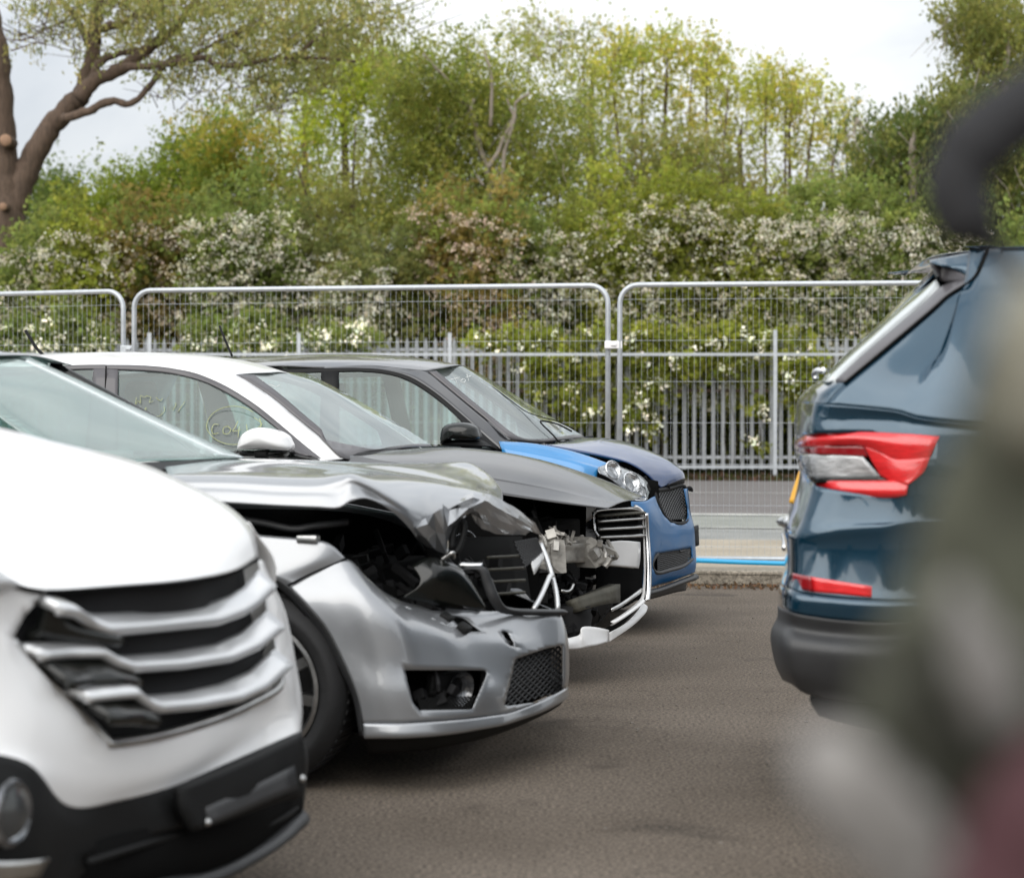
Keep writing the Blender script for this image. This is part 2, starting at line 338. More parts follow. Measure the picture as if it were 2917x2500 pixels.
chrome_bar([(245,1075,.52),(340,1065,.46),(445,1057,.38),(490,1092,.34),(530,1110,.3),(680,1095,.08),(820,1062,-.15),(930,1012,-.34),(1022,930,-.5)],
           [(272,1102),(360,1092),(460,1085),(508,1125),(560,1140),(700,1130),(850,1105),(950,1062),(1036,985)])
for up, lo in (([(175,745,.56),(240,790,.5),(300,830,.44),(370,860,.39)], [(60,868),(180,872),(300,878),(400,890)]), ([(110,948,.58),(230,938,.48),(320,938,.42),(420,990,.33)], [(210,1062),(290,1055),(380,1050),(470,1052)]), ([(285,1104,.5),(360,1095,.45),(440,1090,.38),(500,1135,.34)], [(360,1190),(420,1188),(480,1190),(540,1195)])):
    chrome_bar(up, lo, 'gloss_black').name = 'grille_wing'
suv.bar('grille_surround', 'satin_metal', 'A', [(40,885,.63),(120,970,.58),(210,1066,.53),(330,1190,.46),(398,1262,.425),(430,1272,.40),(600,1244,.22),(800,1186,-.03),(950,1120,-.27),(1048,1056,-.47),(1040,960,-.5)], .011, gr)
lbm = suv.patch('lower_bumper', 'black_plastic', 'A', [
    [(-350,1285,.90),(-150,1295,.84),(100,1345,.72),(250,1500,.56),(450,1475,.36),(650,1427,.15),(860,1340,-.1),(1000,1280,-.32),(1112,1232,-.56),(1128,1232,-.78)],
    [(-350,1450,.95),(-150,1480,.88),(110,1540,.74),(270,1590,.56),(450,1570,.36),(680,1520,.15),(880,1450,-.1),(1025,1390,-.32),(1135,1335,-.56),(1152,1320,-.78)],
    [(-350,1650,.95),(-150,1690,.88),(110,1740,.74),(270,1740,.56),(450,1700,.36),(680,1640,.15),(880,1570,-.1),(1025,1500,-.32),(1130,1440,-.56),(1146,1420,-.78)],
    [(-350,1850,.93),(-150,1900,.86),(110,1950,.72),(270,1950,.54),(450,1920,.34),(680,1860,.13),(860,1770,-.1),(1000,1690,-.32),(1110,1610,-.56),(1128,1570,-.78)]], nu=6, nv=6,
    cuts=[('A', [(300,1700),(620,1600),(900,1530),(1110,1440),(1125,1500),(900,1650),(640,1740),(330,1800)])])
suv.patch('lower_grille', 'void_black', 'A', [[(250,1660,.56),(620,1570,.2),(900,1490,-.1),(1135,1400,-.56)],[(280,1860,.55),(640,1790,.2),(900,1700,-.1),(1130,1540,-.56)]], nu=5, nv=2, parent=lbm)
for k in range(1):
    suv.bar('intake_slat', 'black_plastic', 'A', [(330,1715+k*30,.54),(620,1625+k*36,.2),(880,1550+k*36,-.1),(1110,1450+k*26,-.5)], .008, lbm)
suv.patch('skid_plate', 'grey_plastic', 'A', [[(560,1790,.3),(760,1745,.05),(900,1690,-.12),(1030,1610,-.34),(1135,1520,-.58)],[(600,1850,.3),(790,1800,.05),(920,1740,-.12),(1050,1660,-.34),(1132,1590,-.58)]], nu=5, nv=4, bulge=.02)
ph = suv.patch('plate_holder', 'black_plastic', 'A', [[(640,1438,.2),(800,1375,.04),(950,1310,-.12),(1098,1238,-.29)],[(650,1520,.2),(810,1455,.04),(965,1390,-.12),(1110,1330,-.29)],[(690,1600,.17),(820,1560,.04),(970,1505,-.12),(1100,1470,-.27)]], nu=4, nv=4, thick=.02)
for v in ph.data.vertices: v.co.x += .014
suv.bar('panel_gap', 'void_black', 'A', [(-300,538,.855),(-100,598,.765),(40,673,.67),(180,703,.56),(430,690,.31),(680,671,.01),(850,641,-.29),(966,581,-.575)], .005)
rp = suv.patch('plate_recess', 'grey_plastic', 'A', [[(725,1508,.12),(890,1435,-.05),(1060,1352,-.22)],[(740,1575,.12),(900,1510,-.05),(1075,1438,-.22)]], nu=4, nv=3, parent=ph)
for v in rp.data.vertices: v.co.x += .028
for bx, by, bv in ((728,1563,.12),(1085,1400,-.2)):
    q = suv.P('A', bx, by, bv); MB().ring((q.x+.032, q.y, q.z), [(.001,.009),(.006,.006),(.009,0)], 14, 'x').build('bolt', 'satin_metal', ph)
hl = suv.patch('headlight', 'clear_lens', 'A', [[(-260,560,.82),(-120,590,.76),(0,630,.7),(36,664,.675)],[(-280,700,.86),(-150,715,.79),(-30,716,.71),(20,690,.68)]], nu=5, nv=4, bulge=.03)
fl = suv.root
e = empty('fog_lamp', suv.P('A', -10, 1530, .80) + Vector((.03,0,0)), 0, None, None); e.parent = suv.root
MB().ring((0,0,0), [(.001,-.03),(.035,-.035),(.05,-.01),(.056,.012),(.066,.0)], 36, 'x').build('reflector', 'lamp_reflector', e)
MB().ring((0,0,0), [(.001,.022),(.03,.02),(.055,.006)], 36, 'x').build('lens', 'lens_glass', e)
suv.patch('bumper_insert', 'satin_metal', 'A', [[(-300,1690,.92),(0,1712,.82),(165,1700,.72)],[(-300,1790,.92),(-20,1790,.82),(125,1772,.73)]], nu=4, nv=3, off=0).location.x = .012
wh = suv.tub('white_paint', -4.4, -1.35, 1.08, .93)
suv.patch('wing', 'white_paint', 'S', [[('L',-1.35,.90,1.06),('L',-1.0,.89,1.04),('L',-.6,.84,.98),('L',-.32,.72,.92)],[('L',-1.35,.93,.85),('L',-1.0,.94,.84),('L',-.6,.92,.80),('L',-.3,.84,.76)],[('L',-1.35,.94,.72),('L',-1.1,.95,.74),('L',-.75,.95,.66),('L',-.5,.92,.44)]], mir=True)
suv.patch('windscreen', 'screen_glass', 'S', [[('L',-1.42,.72,1.14),('L',-1.8,.64,1.40),('L',-2.15,.56,1.60)],[('L',-1.2,0,1.17),('L',-1.65,0,1.45),('L',-2.05,0,1.65)]], sym=True)
suv.patch('roof', 'white_paint', 'S', [[('L',-2.15,.58,1.60),('L',-3.2,.58,1.66),('L',-4.2,.56,1.58)],[('L',-2.05,0,1.65),('L',-3.2,0,1.71),('L',-4.3,0,1.62)]], sym=True)
suv.patch('side_window', 'side_glass', 'S', [[('L',-1.75,.84,1.1),('L',-3,.86,1.1),('L',-4.2,.85,1.12)],[('L',-2.2,.62,1.56),('L',-3,.62,1.60),('L',-4.15,.6,1.55)]], mir=True)
suv.patch('pillar', 'white_paint', 'S', [[('L',-1.42,.73,1.13),('L',-1.8,.66,1.38),('L',-2.15,.6,1.60)],[('L',-1.6,.85,1.1),('L',-1.95,.75,1.35),('L',-2.25,.63,1.60)]], mir=True)
suv.patch('tailgate', 'white_paint', 'S', [[('L',-4.45,.85,.3),('L',-4.42,.85,1.1),('L',-4.2,.6,1.58)],[('L',-4.6,0,.3),('L',-4.6,0,1.1),('L',-4.32,0,1.62)]], sym=True)
suv.box('underbody', 'void_black', (-4.2,-.8,.28), (-.35,.8,.6)); suv.box('engine_cover', 'void_black', (-1.4,-.7,.55), (-.4,.62,.82))
suv.wheel(-1.0,.93,.36,.24,.24); suv.wheel(-3.7,.93,.36,.24,.24); suv.wheel(-1.0,.93,.36,.24,.24,side=-1); suv.wheel(-3.7,.93,.36,.24,.24,side=-1)

# ------------------------------------------------------------------- silver saloon with the crushed nose
sil = Car(1600, 7.45, 13, 'wrecked_car', 'silver saloon with crumpled bonnet, missing headlight and open engine bay beside the white off-road car', 'car')
hood = sil.patch('bonnet', 'silver_paint', 'C', [
    [(-300,306,.86),(0,324,.86),(250,338,.86),(450,347,.85),(555,350,.84),(622,316,.82),(690,300,.80),(770,328,.76),(850,385,.70),(915,450,.64),(950,500,.58)],
    [(-300,250,.835),(0,256,.835),(250,272,.835),(450,276,.825),(556,270,.81),(624,236,.795),(706,262,.765),(790,312,.74),(880,370,.69),(945,420,.62),(990,455,.55)],
    [(-300,190,.78),(0,192,.78),(250,204,.78),(450,207,.77),(560,190,.765),(628,182,.76),(725,228,.75),(820,280,.71),(915,335,.64),(980,385,.56),(1040,420,.49)],
    [(-320,150,.5),(-10,150,.5),(250,160,.5),(455,167,.5),(580,164,.49),(680,172,.48),(800,196,.46),(900,226,.42),(1000,268,.38),(1075,318,.36),(1130,350,.33)],
    [(-340,116,.2),(-40,116,.2),(240,124,.2),(470,138,.2),(600,144,.2),(720,158,.2),(850,180,.19),(970,205,.18),(1080,236,.17),(1165,276,.16),(1225,305,.15)],
    [(-360,102,0),(-60,102,0),(230,112,0),(480,130,0),(610,140,0),(740,158,0),(880,180,0),(1010,202,0),(1130,228,0),(1235,258,0),(1320,284,0)]], sym=True, nu=8, nv=6)
hood['label'] = 'buckled silver bonnet with a raised hump at its side edge'
sil.patch('crumpled_bonnet_edge', 'silver_paint', 'C', [
    [(945,432,.60),(1000,400,.56),(1050,370,.52),(1082,330,.50),(1120,360,.46),(1170,350,.42),(1240,300,.38),(1310,285,.32)],
    [(950,450,.62),(1010,430,.60),(1040,375,.64),(1084,350,.56),(1110,440,.50),(1150,410,.48),(1215,350,.46),(1290,318,.38)],
    [(945,470,.60),(1000,500,.58),(1050,470,.56),(1095,480,.50),(1120,490,.44),(1135,445,.44),(1190,390,.42),(1280,345,.38)],
    [(950,500,.52),(1000,540,.5),(1050,560,.48),(1105,585,.46),(1122,540,.40),(1125,480,.38),(1170,410,.36),(1250,360,.34)]], nu=1, nv=1, lrow=True, lcol=True, smooth=False, parent=hood, thick=.003)
fold = sil.patch('front_fold', 'silver_paint', 'C', [
    [(1180,300,.36),(1240,272,.34),(1330,283,.22),(1400,318,.1),(1480,366,-.05),(1550,422,-.2),(1590,492,-.35)],
    [(1165,330,.42),(1235,300,.42),(1310,318,.3),(1385,360,.16),(1460,402,.0),(1540,446,-.18),(1580,486,-.35)],
    [(1170,360,.40),(1225,352,.40),(1290,372,.3),(1370,410,.16),(1440,436,.02),(1520,458,-.14),(1565,476,-.3)],
    [(1180,385,.32),(1230,400,.32),(1280,440,.24),(1350,472,.12),(1430,480,0),(1500,472,-.12),(1545,452,-.26)]], nu=2, nv=2, lrow=True, lcol=True, smooth=False, parent=hood)
tx = fold.modifiers.new('dent', 'DISPLACE'); tt_ = bpy.data.textures.new('dents', 'CLOUDS'); tt_.noise_scale = .12; tx.texture = tt_; tx.strength = .03; tx.mid_level = .5
# wing above the wheel, then the bumper skin wrapping round the corner
sil.patch('wing', 'silver_paint', 'C', [
    [(-700,440,.84),(-300,452,.84),(0,470,.84),(200,490,.84),(430,510,.83),(520,535,.82),(597,607,.80)],
    [(-700,560,.87),(-300,560,.87),(0,560,.87),(180,590,.865),(330,610,.86),(430,625,.85),(530,645,.82)],
    [(-700,700,.89),(-300,690,.89),(0,660,.89),(120,668,.89),(205,695,.89),(252,716,.885),(300,741,.88)]], nu=6, nv=6)
sil.patch('wing', 'silver_paint', 'S', [[('L',-1.9,-.84,.93),('L',-1.2,-.83,.86),('L',-.6,-.80,.76)],[('L',-1.9,-.89,.7),('L',-1.2,-.89,.7),('L',-.62,-.87,.66)]], nu=6, nv=6)
bump = sil.patch('front_bumper', 'silver_paint', 'C', [
    [(303,743,.875),(440,674,.84),(597,609,.80),(700,702,.76),(800,782,.68),(900,827,.56),(1050,853,.42),(1300,872,.28),(1500,878,.14),(1672,886,0)],
    [(345,785,.885),(480,735,.86),(630,690,.83),(745,760,.79),(850,830,.71),(960,865,.60),(1110,885,.46),(1330,905,.31),(1515,908,.16),(1688,915,0)],
    [(400,845,.892),(530,815,.88),(680,790,.86),(800,840,.82),(905,895,.745),(1030,930,.645),(1180,960,.50),(1385,985,.345),(1550,985,.18),(1706,985,0)],
    [(500,962,.893),(600,930,.885),(730,915,.87),(860,945,.835),(960,985,.76),(1090,1010,.66),(1230,1035,.515),(1425,1045,.36),(1575,1050,.19),(1714,1045,0)],
    [(590,1140,.892),(690,1130,.878),(800,1140,.862),(915,1160,.825),(1020,1165,.755),(1150,1165,.655),(1300,1170,.51),(1455,1150,.36),(1590,1135,.2),(1715,1125,0)],
    [(655,1300,.89),(735,1290,.882),(840,1285,.865),(975,1275,.825),(1100,1270,.75),(1240,1266,.64),(1360,1262,.50),(1462,1245,.36),(1593,1225,.2),(1714,1210,0)],
    [(684,1440,.888),(765,1440,.878),(875,1440,.858),(1010,1434,.81),(1140,1425,.73),(1262,1412,.62),(1380,1396,.50),(1474,1372,.35),(1598,1322,.19),(1704,1265,0)]],
    sym=True, nu=8, nv=6, cuts=[('C', [(892,1168),(1315,1168),(1300,1215),(1235,1368),(965,1372),(932,1330)]), ('C', [(1452,1112),(1600,1062),(1694,1040),(1694,1270),(1560,1330),(1392,1352),(1420,1260)]),
    ('C', [(1108,888),(1190,903),(1280,975),(1212,978),(1165,945)]), ('C', [(1370,962),(1412,975),(1462,1055),(1422,1045)])])
sil.bar('panel_gap', 'void_black', 'C', [(303,739,.886),(440,671,.846),(597,606,.806)], .003)
bump['label'] = 'silver bumper skin hanging loose round an empty lamp hole'
lip = sil.patch('bumper_lip', 'silver_paint', 'C', [
    [(684,1438,.891),(765,1438,.882),(875,1438,.862),(1010,1432,.82),(1140,1423,.74),(1262,1410,.63),(1380,1393,.51),(1474,1368,.36),(1598,1318,.195),(1704,1260,0)],
    [(687,1505,.893),(770,1504,.886),(880,1503,.869),(1015,1495,.826),(1145,1481,.748),(1270,1461,.638),(1385,1440,.522),(1480,1412,.365),(1604,1368,.2),(1706,1312,0)],
    [(690,1512,.87),(775,1512,.86),(885,1512,.84),(1015,1504,.80),(1145,1490,.72),(1270,1470,.61),(1385,1448,.50),(1480,1420,.34),(1600,1374,.17),(1700,1318,0)]], sym=True, nu=6, nv=4)
sil.patch('undertray', 'black_plastic', 'C', [
    [(690,1505,.86),(885,1505,.83),(1145,1485,.71),(1385,1442,.49),(1595,1368,.17),(1695,1315,0)],
    [(710,1590,.80),(900,1580,.77),(1145,1545,.66),(1375,1485,.45),(1580,1400,.15),(1675,1345,0)]], sym=True, nu=5, nv=4)
# arch liner and wheel
sil.patch('wheel_arch_liner', 'grey_plastic', 'C', [[(-420,1000,.885),(-300,800,.885),(-60,680,.885),(190,690,.885),(300,742,.885),(400,845,.885),(500,962,.885),(585,1130,.885),(655,1300,.885),(684,1500,.885)],
    [(-400,1020,.86),(-280,830,.86),(-60,715,.86),(180,722,.86),(280,775,.86),(375,875,.86),(470,990,.86),(555,1150,.86),(630,1310,.86),(664,1500,.86)]], nu=6, nv=3)
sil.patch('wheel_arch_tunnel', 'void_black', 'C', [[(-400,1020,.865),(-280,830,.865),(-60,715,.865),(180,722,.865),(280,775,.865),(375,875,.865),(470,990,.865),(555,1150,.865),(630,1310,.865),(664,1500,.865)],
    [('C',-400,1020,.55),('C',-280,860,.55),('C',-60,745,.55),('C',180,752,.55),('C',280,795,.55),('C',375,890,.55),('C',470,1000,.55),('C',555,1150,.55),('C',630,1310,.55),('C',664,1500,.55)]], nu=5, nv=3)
q = sil.P('C', 112, 1300, .87)
sil.wheel(q.x, .868, .318, .228, .22, spokes=10, rot=.15); sil.wheel(-3.6,.87,.318,.228,.22); sil.wheel(q.x,.868,.318,.228,.22,side=-1); sil.wheel(-3.6,.87,.318,.228,.22,side=-1)
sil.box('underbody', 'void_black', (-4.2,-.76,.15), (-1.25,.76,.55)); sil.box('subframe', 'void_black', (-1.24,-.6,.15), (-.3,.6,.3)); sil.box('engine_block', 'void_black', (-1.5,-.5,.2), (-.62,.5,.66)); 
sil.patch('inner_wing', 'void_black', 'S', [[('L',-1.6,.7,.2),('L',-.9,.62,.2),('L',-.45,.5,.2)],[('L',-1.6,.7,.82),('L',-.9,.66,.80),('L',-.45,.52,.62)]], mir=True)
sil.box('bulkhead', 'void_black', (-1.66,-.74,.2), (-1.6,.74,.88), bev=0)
sil.bar('wing_rail', 'grey_plastic', 'C', [(-260,395,.74),(0,400,.74),(180,425,.74),(330,455,.74),(430,440,.72),(520,430,.68),(600,420,.62)], .012)
jumble(sil, 'engine_parts', 'bay_black', (-1.25,-.62,.5), (-.5,.60,.72), 70, 5)
jumble(sil, 'broken_headlight_housing', 'bay_black', (-.60,-.58,.52), (-.36,-.40,.66), 22, 8)
jumble(sil, 'broken_brackets', 'bay_black', (-.40,-.30,.52), (-.24,.35,.68), 26, 9, smax=.06)
sil.patch('headlight_shell', 'gloss_black', 'C', [[(930,640,.58),(1010,600,.54),(1110,620,.48),(1200,680,.42),(1270,800,.36)],[(940,730,.60),(1030,690,.57),(1120,690,.5),(1200,760,.44),(1270,850,.38)],[(880,800,.62),(1000,830,.56),(1100,845,.5),(1200,855,.44),(1280,866,.38)]], nu=6, nv=6, bulge=.02)
sil.bar('loose_cable', 'satin_metal', 'C', [(1080,610,.5),(1110,590,.5),(1135,575,.5),(1140,600,.48)], .008)
sil.bar('loose_hose', 'black_plastic', 'C', [(1130,560,.45),(1140,470,.43),(1170,410,.41),(1195,440,.40),(1180,520,.42),(1150,580,.45)], .012)
gs = sil.patch('grille_surround', 'grey_plastic', 'C', [
    [(1160,640,.36),(1270,640,.33),(1318,700,.32),(1352,780,.31),(1385,838,.28),(1450,858,.2),(1560,862,.12),(1690,862,-.02)],
    [(1170,665,.38),(1262,664,.36),(1290,740,.35),(1322,820,.34),(1368,872,.29),(1450,888,.2),(1560,890,.12),(1690,888,-.02)]], nu=6, nv=4, bulge=.02)
sil.bar('grille_trim', 'chrome', 'C', [(1165,636,.36),(1230,640,.345),(1285,640,.33)], .010, gs)
sil.bar('grille_trim', 'bar_silver', 'C', [(1580,530,-.25),(1612,610,-.22),(1640,700,-.18),(1660,780,-.14),(1668,862,-.1)], .009, gs)
sil.bar('grille_trim', 'bar_silver', 'C', [(1545,862,.06),(1585,790,-.02),(1625,700,-.12),(1640,690,-.16)], .009, gs)
for k in range(4): sil.bar('radiator_slat', 'olive_metal', 'C', [(1310,600+k*62,-.05),(1400,596+k*62,-.15),(1500,590+k*62,-.25)], .006)
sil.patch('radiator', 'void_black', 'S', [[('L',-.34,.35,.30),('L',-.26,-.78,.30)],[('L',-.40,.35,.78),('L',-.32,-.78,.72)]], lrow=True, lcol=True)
sil.patch('white_fragment', 'white_paint', 'C', [[(1525,595,-.1),(1560,590,-.15),(1590,560,-.2)],[(1548,685,-.08),(1570,650,-.14),(1596,600,-.2)]], nu=4, nv=3)
def mesh_grid(c, name, z, quad, nx, ny, m='black_plastic', r=.0035, diamond=True, parent=None):   # a real lattice between four photographed corners (tl, tr, br, bl)
    tl, tr, br, bl = [np.array(c.pt(z, q)) for q in quad]; mb = MB()
    S_ = lambda a, b: Vector(tl*(1-a)*(1-b)+tr*a*(1-b)+br*a*b+bl*(1-a)*b)
    if diamond:
        n = nx + ny
        for k in range(1, n):
            t0, t1 = k/nx, 0.0; a0, b0 = min(t0, 1), max(0, (k-nx)/ny); a1, b1 = max(0, (k-ny)/nx), min(1, k/ny)
            mb.tube([S_(a0, b0), S_((a0+a1)/2, (b0+b1)/2), S_(a1, b1)], r, 5, False); mb.tube([S_(1-a0, b0), S_(1-(a0+a1)/2, (b0+b1)/2), S_(1-a1, b1)], r, 5, False)
    else:
        for k in range(nx+1): mb.tube([S_(k/nx, 0), S_(k/nx, 1)], r, 5, False)
        for k in range(ny+1): mb.tube([S_(0, k/ny), S_(.5, k/ny), S_(1, k/ny)], r, 5, False)
    return mb.build(name, m, parent or c.root)
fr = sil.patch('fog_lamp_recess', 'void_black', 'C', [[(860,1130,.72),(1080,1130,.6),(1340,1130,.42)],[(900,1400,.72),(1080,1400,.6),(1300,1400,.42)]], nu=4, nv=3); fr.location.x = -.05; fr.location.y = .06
e = empty('fog_lamp', sil.P('C', 1170, 1262, .60), 0, None, None); e.parent = sil.root; e.rotation_euler = (0, .15, -.5)
MB().ring((0,0,0), [(.001,-.02),(.035,-.02),(.052,.0),(.058,.01)], 24, 'x').build('reflector', 'lamp_reflector', e); MB().box((-.05,-.11,-.03),(-.02,.06,.05)).build('bracket', 'black_plastic', e, bev=.008)
jumble(sil, 'lamp_brackets', 'bay_black', sil.P('C', 940, 1250, .70) - Vector((.02,.03,.06)), sil.P('C', 1250, 1200, .55) + Vector((0,.04,.0)), 7, 4, smax=.04)
mesh_grid(sil, 'fog_lamp_mesh', 'C', [(955,1310,.735),(1250,1300,.60),(1225,1372,.60),(975,1378,.735)], 16, 4, r=.003)
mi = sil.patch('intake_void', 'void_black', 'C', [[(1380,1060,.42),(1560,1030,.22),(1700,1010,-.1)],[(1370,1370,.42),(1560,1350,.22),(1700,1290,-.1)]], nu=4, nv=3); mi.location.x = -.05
mg = mesh_grid(sil, 'intake_mesh', 'C', [(1450,1100,.36),(1700,1030,0),(1700,1280,0),(1388,1360,.46)], 9, 8, 'grey_plastic', r=.0042); mg.location.x = -.012
mesh_grid(sil, 'broken_grille_mesh', 'C', [(1445,520,.0),(1560,500,-.14),(1590,570,-.2),(1500,650,-.04)], 9, 6, 'grey_plastic', r=.004)
for bx, by in ((1150,905),(1240,955),(1400,990),(1440,1035)):
    q = sil.P('C', bx, by, .5 if bx < 1300 else .33) + Vector((-.03,.0,0)); MB().box((-.02,-.03,-.012),(.02,.03,.012), Matrix.Translation(q) @ Matrix.Rotation(.5,4,'Y')).build('bumper_clip', 'black_plastic', sil.root, bev=.004)
q = sil.P('C', 405, 505, .83); MB().box((-.035,-.02,-.012),(.035,.02,.012), Matrix.Translation(q)).build('bonnet_stop', 'satin_metal', sil.root, bev=.005)
# cabin
sil.patch('windscreen', 'screen_glass', 'B', [
    [('B',300,290,-.5),('B',560,440,-.54),('B',820,590,-.58),('B',1030,715,-.62),('B',1175,812,-.66)],
    [('L',-2.04,0,1.415),('L',-1.83,0,1.325),('L',-1.62,0,1.23),('L',-1.38,0,1.125),('L',-1.18,0,1.04)]][::-1], sym=False, nu=6, nv=6)
sil.patch('windscreen', 'screen_glass', 'S', [[('L',-2.16,.52,1.386),('L',-2.0,.56,1.29),('L',-1.86,.60,1.20),('L',-1.72,.64,1.12),('L',-1.57,.68,1.03)],
    [('L',-2.04,0,1.415),('L',-1.83,0,1.325),('L',-1.62,0,1.23),('L',-1.38,0,1.125),('L',-1.18,0,1.04)]], nu=6, nv=6)
sil.bar('windscreen_trim', 'chrome', 'B', [(300,300,-.5),(560,446,-.54),(820,600,-.58),(1030,720,-.62),(1160,826,-.66)], .006)
sil.bar('windscreen_pillar', 'gloss_black', 'B', [(300,288,-.52),(560,430,-.57),(800,560,-.61),(1030,690,-.65),(1225,815,-.69)], .022)
sil.patch('roof', 'silver_paint', 'S', [[('L',-2.1,.54,1.39),('L',-2.9,.56,1.42),('L',-3.7,.52,1.34)],[('L',-2.03,0,1.415),('L',-2.5,0,1.46),('L',-3.8,0,1.38)]], sym=True)
sil.patch('cowl', 'black_plastic', 'S', [[('L',-1.62,.72,1.02),('L',-1.40,.74,1.0)],[('L',-1.24,0,1.035),('L',-1.04,0,1.02)]], sym=True)
sil.bar('wiper', 'black_plastic', 'B', [(790,852,.05),(870,838,.1),(925,826,.12),(1000,828,.05),(1130,828,-.1)], .007)
q = sil.P('B', 925, 826, .12); MB().ring(q, [(.001,-.03),(.018,-.03),(.02,.02),(.001,.025)], 16).build('wiper_pivot', 'black_plastic', sil.root)
sil.tub('silver_paint', -4.4, -1.35, .98, .89)
sil.patch('side_window', 'side_glass', 'S', [[('L',-1.6,.80,1.02),('L',-2.6,.82,1.02),('L',-3.6,.8,1.03)],[('L',-2.2,.56,1.38),('L',-2.7,.57,1.39),('L',-3.4,.55,1.34)]], mir=True)
sil.patch('rear_window', 'side_glass', 'S', [[('L',-3.7,.5,1.33),('L',-4.2,.6,1.05)],[('L',-3.8,0,1.38),('L',-4.3,0,1.06)]], sym=True)
sil.patch('boot_lid', 'silver_paint', 'S', [[('L',-4.15,.72,1.02),('L',-4.5,.7,.95),('L',-4.55,.7,.3)],[('L',-4.2,0,1.06),('L',-4.62,0,1.0),('L',-4.66,0,.3)]], sym=True)
sil.box('dashboard', 'dash', (-1.75,-.7,.7), (-1.5,.7,.96)); sil.seats(-2.45, 1.08)
sil.patch('parking_note', 'white_paint_dusty', 'B', [[(540,792,.1),(785,792,.0)],[(520,838,.1),(790,845,.0)]], nu=2, nv=2, thick=.001)

# ------------------------------------------------------------------- white hatchback with torn-off front
a3 = Car(1850, 9.75, 12, 'wrecked_hatchback', 'white hatchback with grey bonnet and torn-open front showing its metal crash beam', 'car')
a3.patch('roof', 'white_paint', 'B', [
    [(-260,322,.62),(100,300,.62),(340,292,.62),(620,286,.62),(900,292,.62),(1150,326,.60),(1391,346,.50)],
    [(-280,290,.42),(100,270,.42),(330,258,.42),(640,250,.42),(950,258,.41),(1250,290,.38),(1480,338,.33)],
    [(-300,264,.2),(90,246,.2),(320,232,.2),(650,222,.2),(990,228,.2),(1320,262,.18),(1590,334,.15)],
    [(-310,258,0),(80,240,0),(310,226,0),(640,215,0),(1000,220,0),(1350,252,0),(1650,330,0)]], sym=True, nu=6, nv=5)
a3.patch('windscreen_pillar', 'white_paint', 'B', [
    [(620,286,.62),(900,290,.62),(1150,325,.60),(1391,345,.50),(1580,460,.56),(1740,590,.62),(1890,715,.68),(2038,842,.72)],
    [(620,291,.64),(860,296,.645),(1000,306,.65),(1180,345,.655),(1370,436,.68),(1560,570,.72),(1740,715,.765),(1908,856,.81)]], mir=True, nu=6, nv=4)
a3.patch('window_trim', 'trim_grey', 'B', [
    [(-300,345,.63),(340,298,.63),(620,291,.635),(900,298,.642),(1100,330,.65),(1300,400,.67),(1500,520,.705),(1660,650,.745),(1800,770,.78),(1908,857,.81)],
    [(-300,372,.64),(390,322,.64),(620,318,.645),(880,328,.652),(1055,350,.66),(1235,402,.68),(1440,517,.71),(1590,628,.75),(1720,735,.785),(1835,828,.82)]], mir=True, nu=6, nv=3, thick=.012)
a3.patch('door_pillar', 'trim_grey', 'B', [[(555,316,.65),(626,316,.652),(698,322,.655)],[(530,560,.75),(615,560,.752),(692,560,.755)],[(500,800,.83),(600,800,.832),(692,802,.835)]], mir=True, nu=3, nv=4, thick=.012)
a3.bar('door_gap', 'void_black', 'B', [(626,296,.66),(622,420,.70),(615,560,.757),(603,800,.835)], .0035)
sg = a3.patch('side_window', 'side_glass', 'B', [
    [(695,322,.65),(880,328,.65),(1055,350,.66),(1235,402,.675),(1440,517,.705),(1590,628,.745),(1668,694,.77)],
    [(692,560,.745),(870,560,.745),(1040,570,.75),(1220,590,.755),(1400,640,.765),(1570,700,.775),(1664,740,.785)],
    [(690,800,.825),(860,800,.825),(1030,800,.825),(1210,800,.825),(1400,802,.825),(1570,806,.825),(1660,810,.825)]], mir=True, nu=6, nv=5, thick=0)
a3.patch('rear_side_window', 'side_glass', 'B', [[(-300,375,.64),(100,345,.64),(395,322,.64),(556,318,.645)],[(-350,800,.82),(0,800,.82),(300,800,.82),(502,800,.825)]], mir=True, nu=5, nv=5, thick=0)
a3.patch('mirror_triangle', 'trim_grey', 'B', [[(1664,690,.775),(1740,745,.79),(1835,826,.82)],[(1664,815,.83),(1740,822,.83),(1836,830,.83)]], mir=True, nu=3, nv=3, thick=.01)
a3.bar('window_sill_trim', 'gloss_black', 'B', [(600,806,.835),(1000,806,.84),(1400,808,.84),(1700,822,.84),(1912,858,.82)], .009)
a3.patch('windscreen', 'screen_glass', 'B', [
    [(1391,346,.50),(1580,459,.562),(1740,589,.62),(1890,714,.68),(2036,842,.72)],
    [(1500,340,.28),('E',60,300,.32),('E',180,390,.36),('E',310,490,.40),('E',430,586,.42)],
    [(1640,332,0),('E',130,268,0),('E',262,358,0),('E',405,462,0),('E',540,572,0)],
    [('B',1735,333,-.28),('E',200,250,-.30),('E',350,346,-.33),('E',500,442,-.36),('E',648,556,-.40)],
    [('B',1800,335,-.5),('E',255,258,-.54),('E',425,354,-.59),('E',590,452,-.64),('E',745,552,-.68)]], nu=6, nv=5, thick=0)
def ob(nm, m, P0, P1, r): a3.bar(nm, m, 'S', P0, r)
a3.patch('windscreen_edge', 'trim_grey', 'B', [
    [(1394,348,.505),(1580,461,.567),(1740,591,.625),(1890,716,.685),(2036,844,.725),('E',430,590,.43),('E',540,576,.02),('E',648,560,-.38),('E',742,555,-.67)],
    [(1500,350,.47),(1650,460,.545),(1790,580,.60),(1900,675,.66),('E',215,520,.66),('E',440,566,.43),('E',540,556,.02),('E',640,544,-.37),('E',725,545,-.66)]], nu=5, nv=2, thick=.003, off=1)
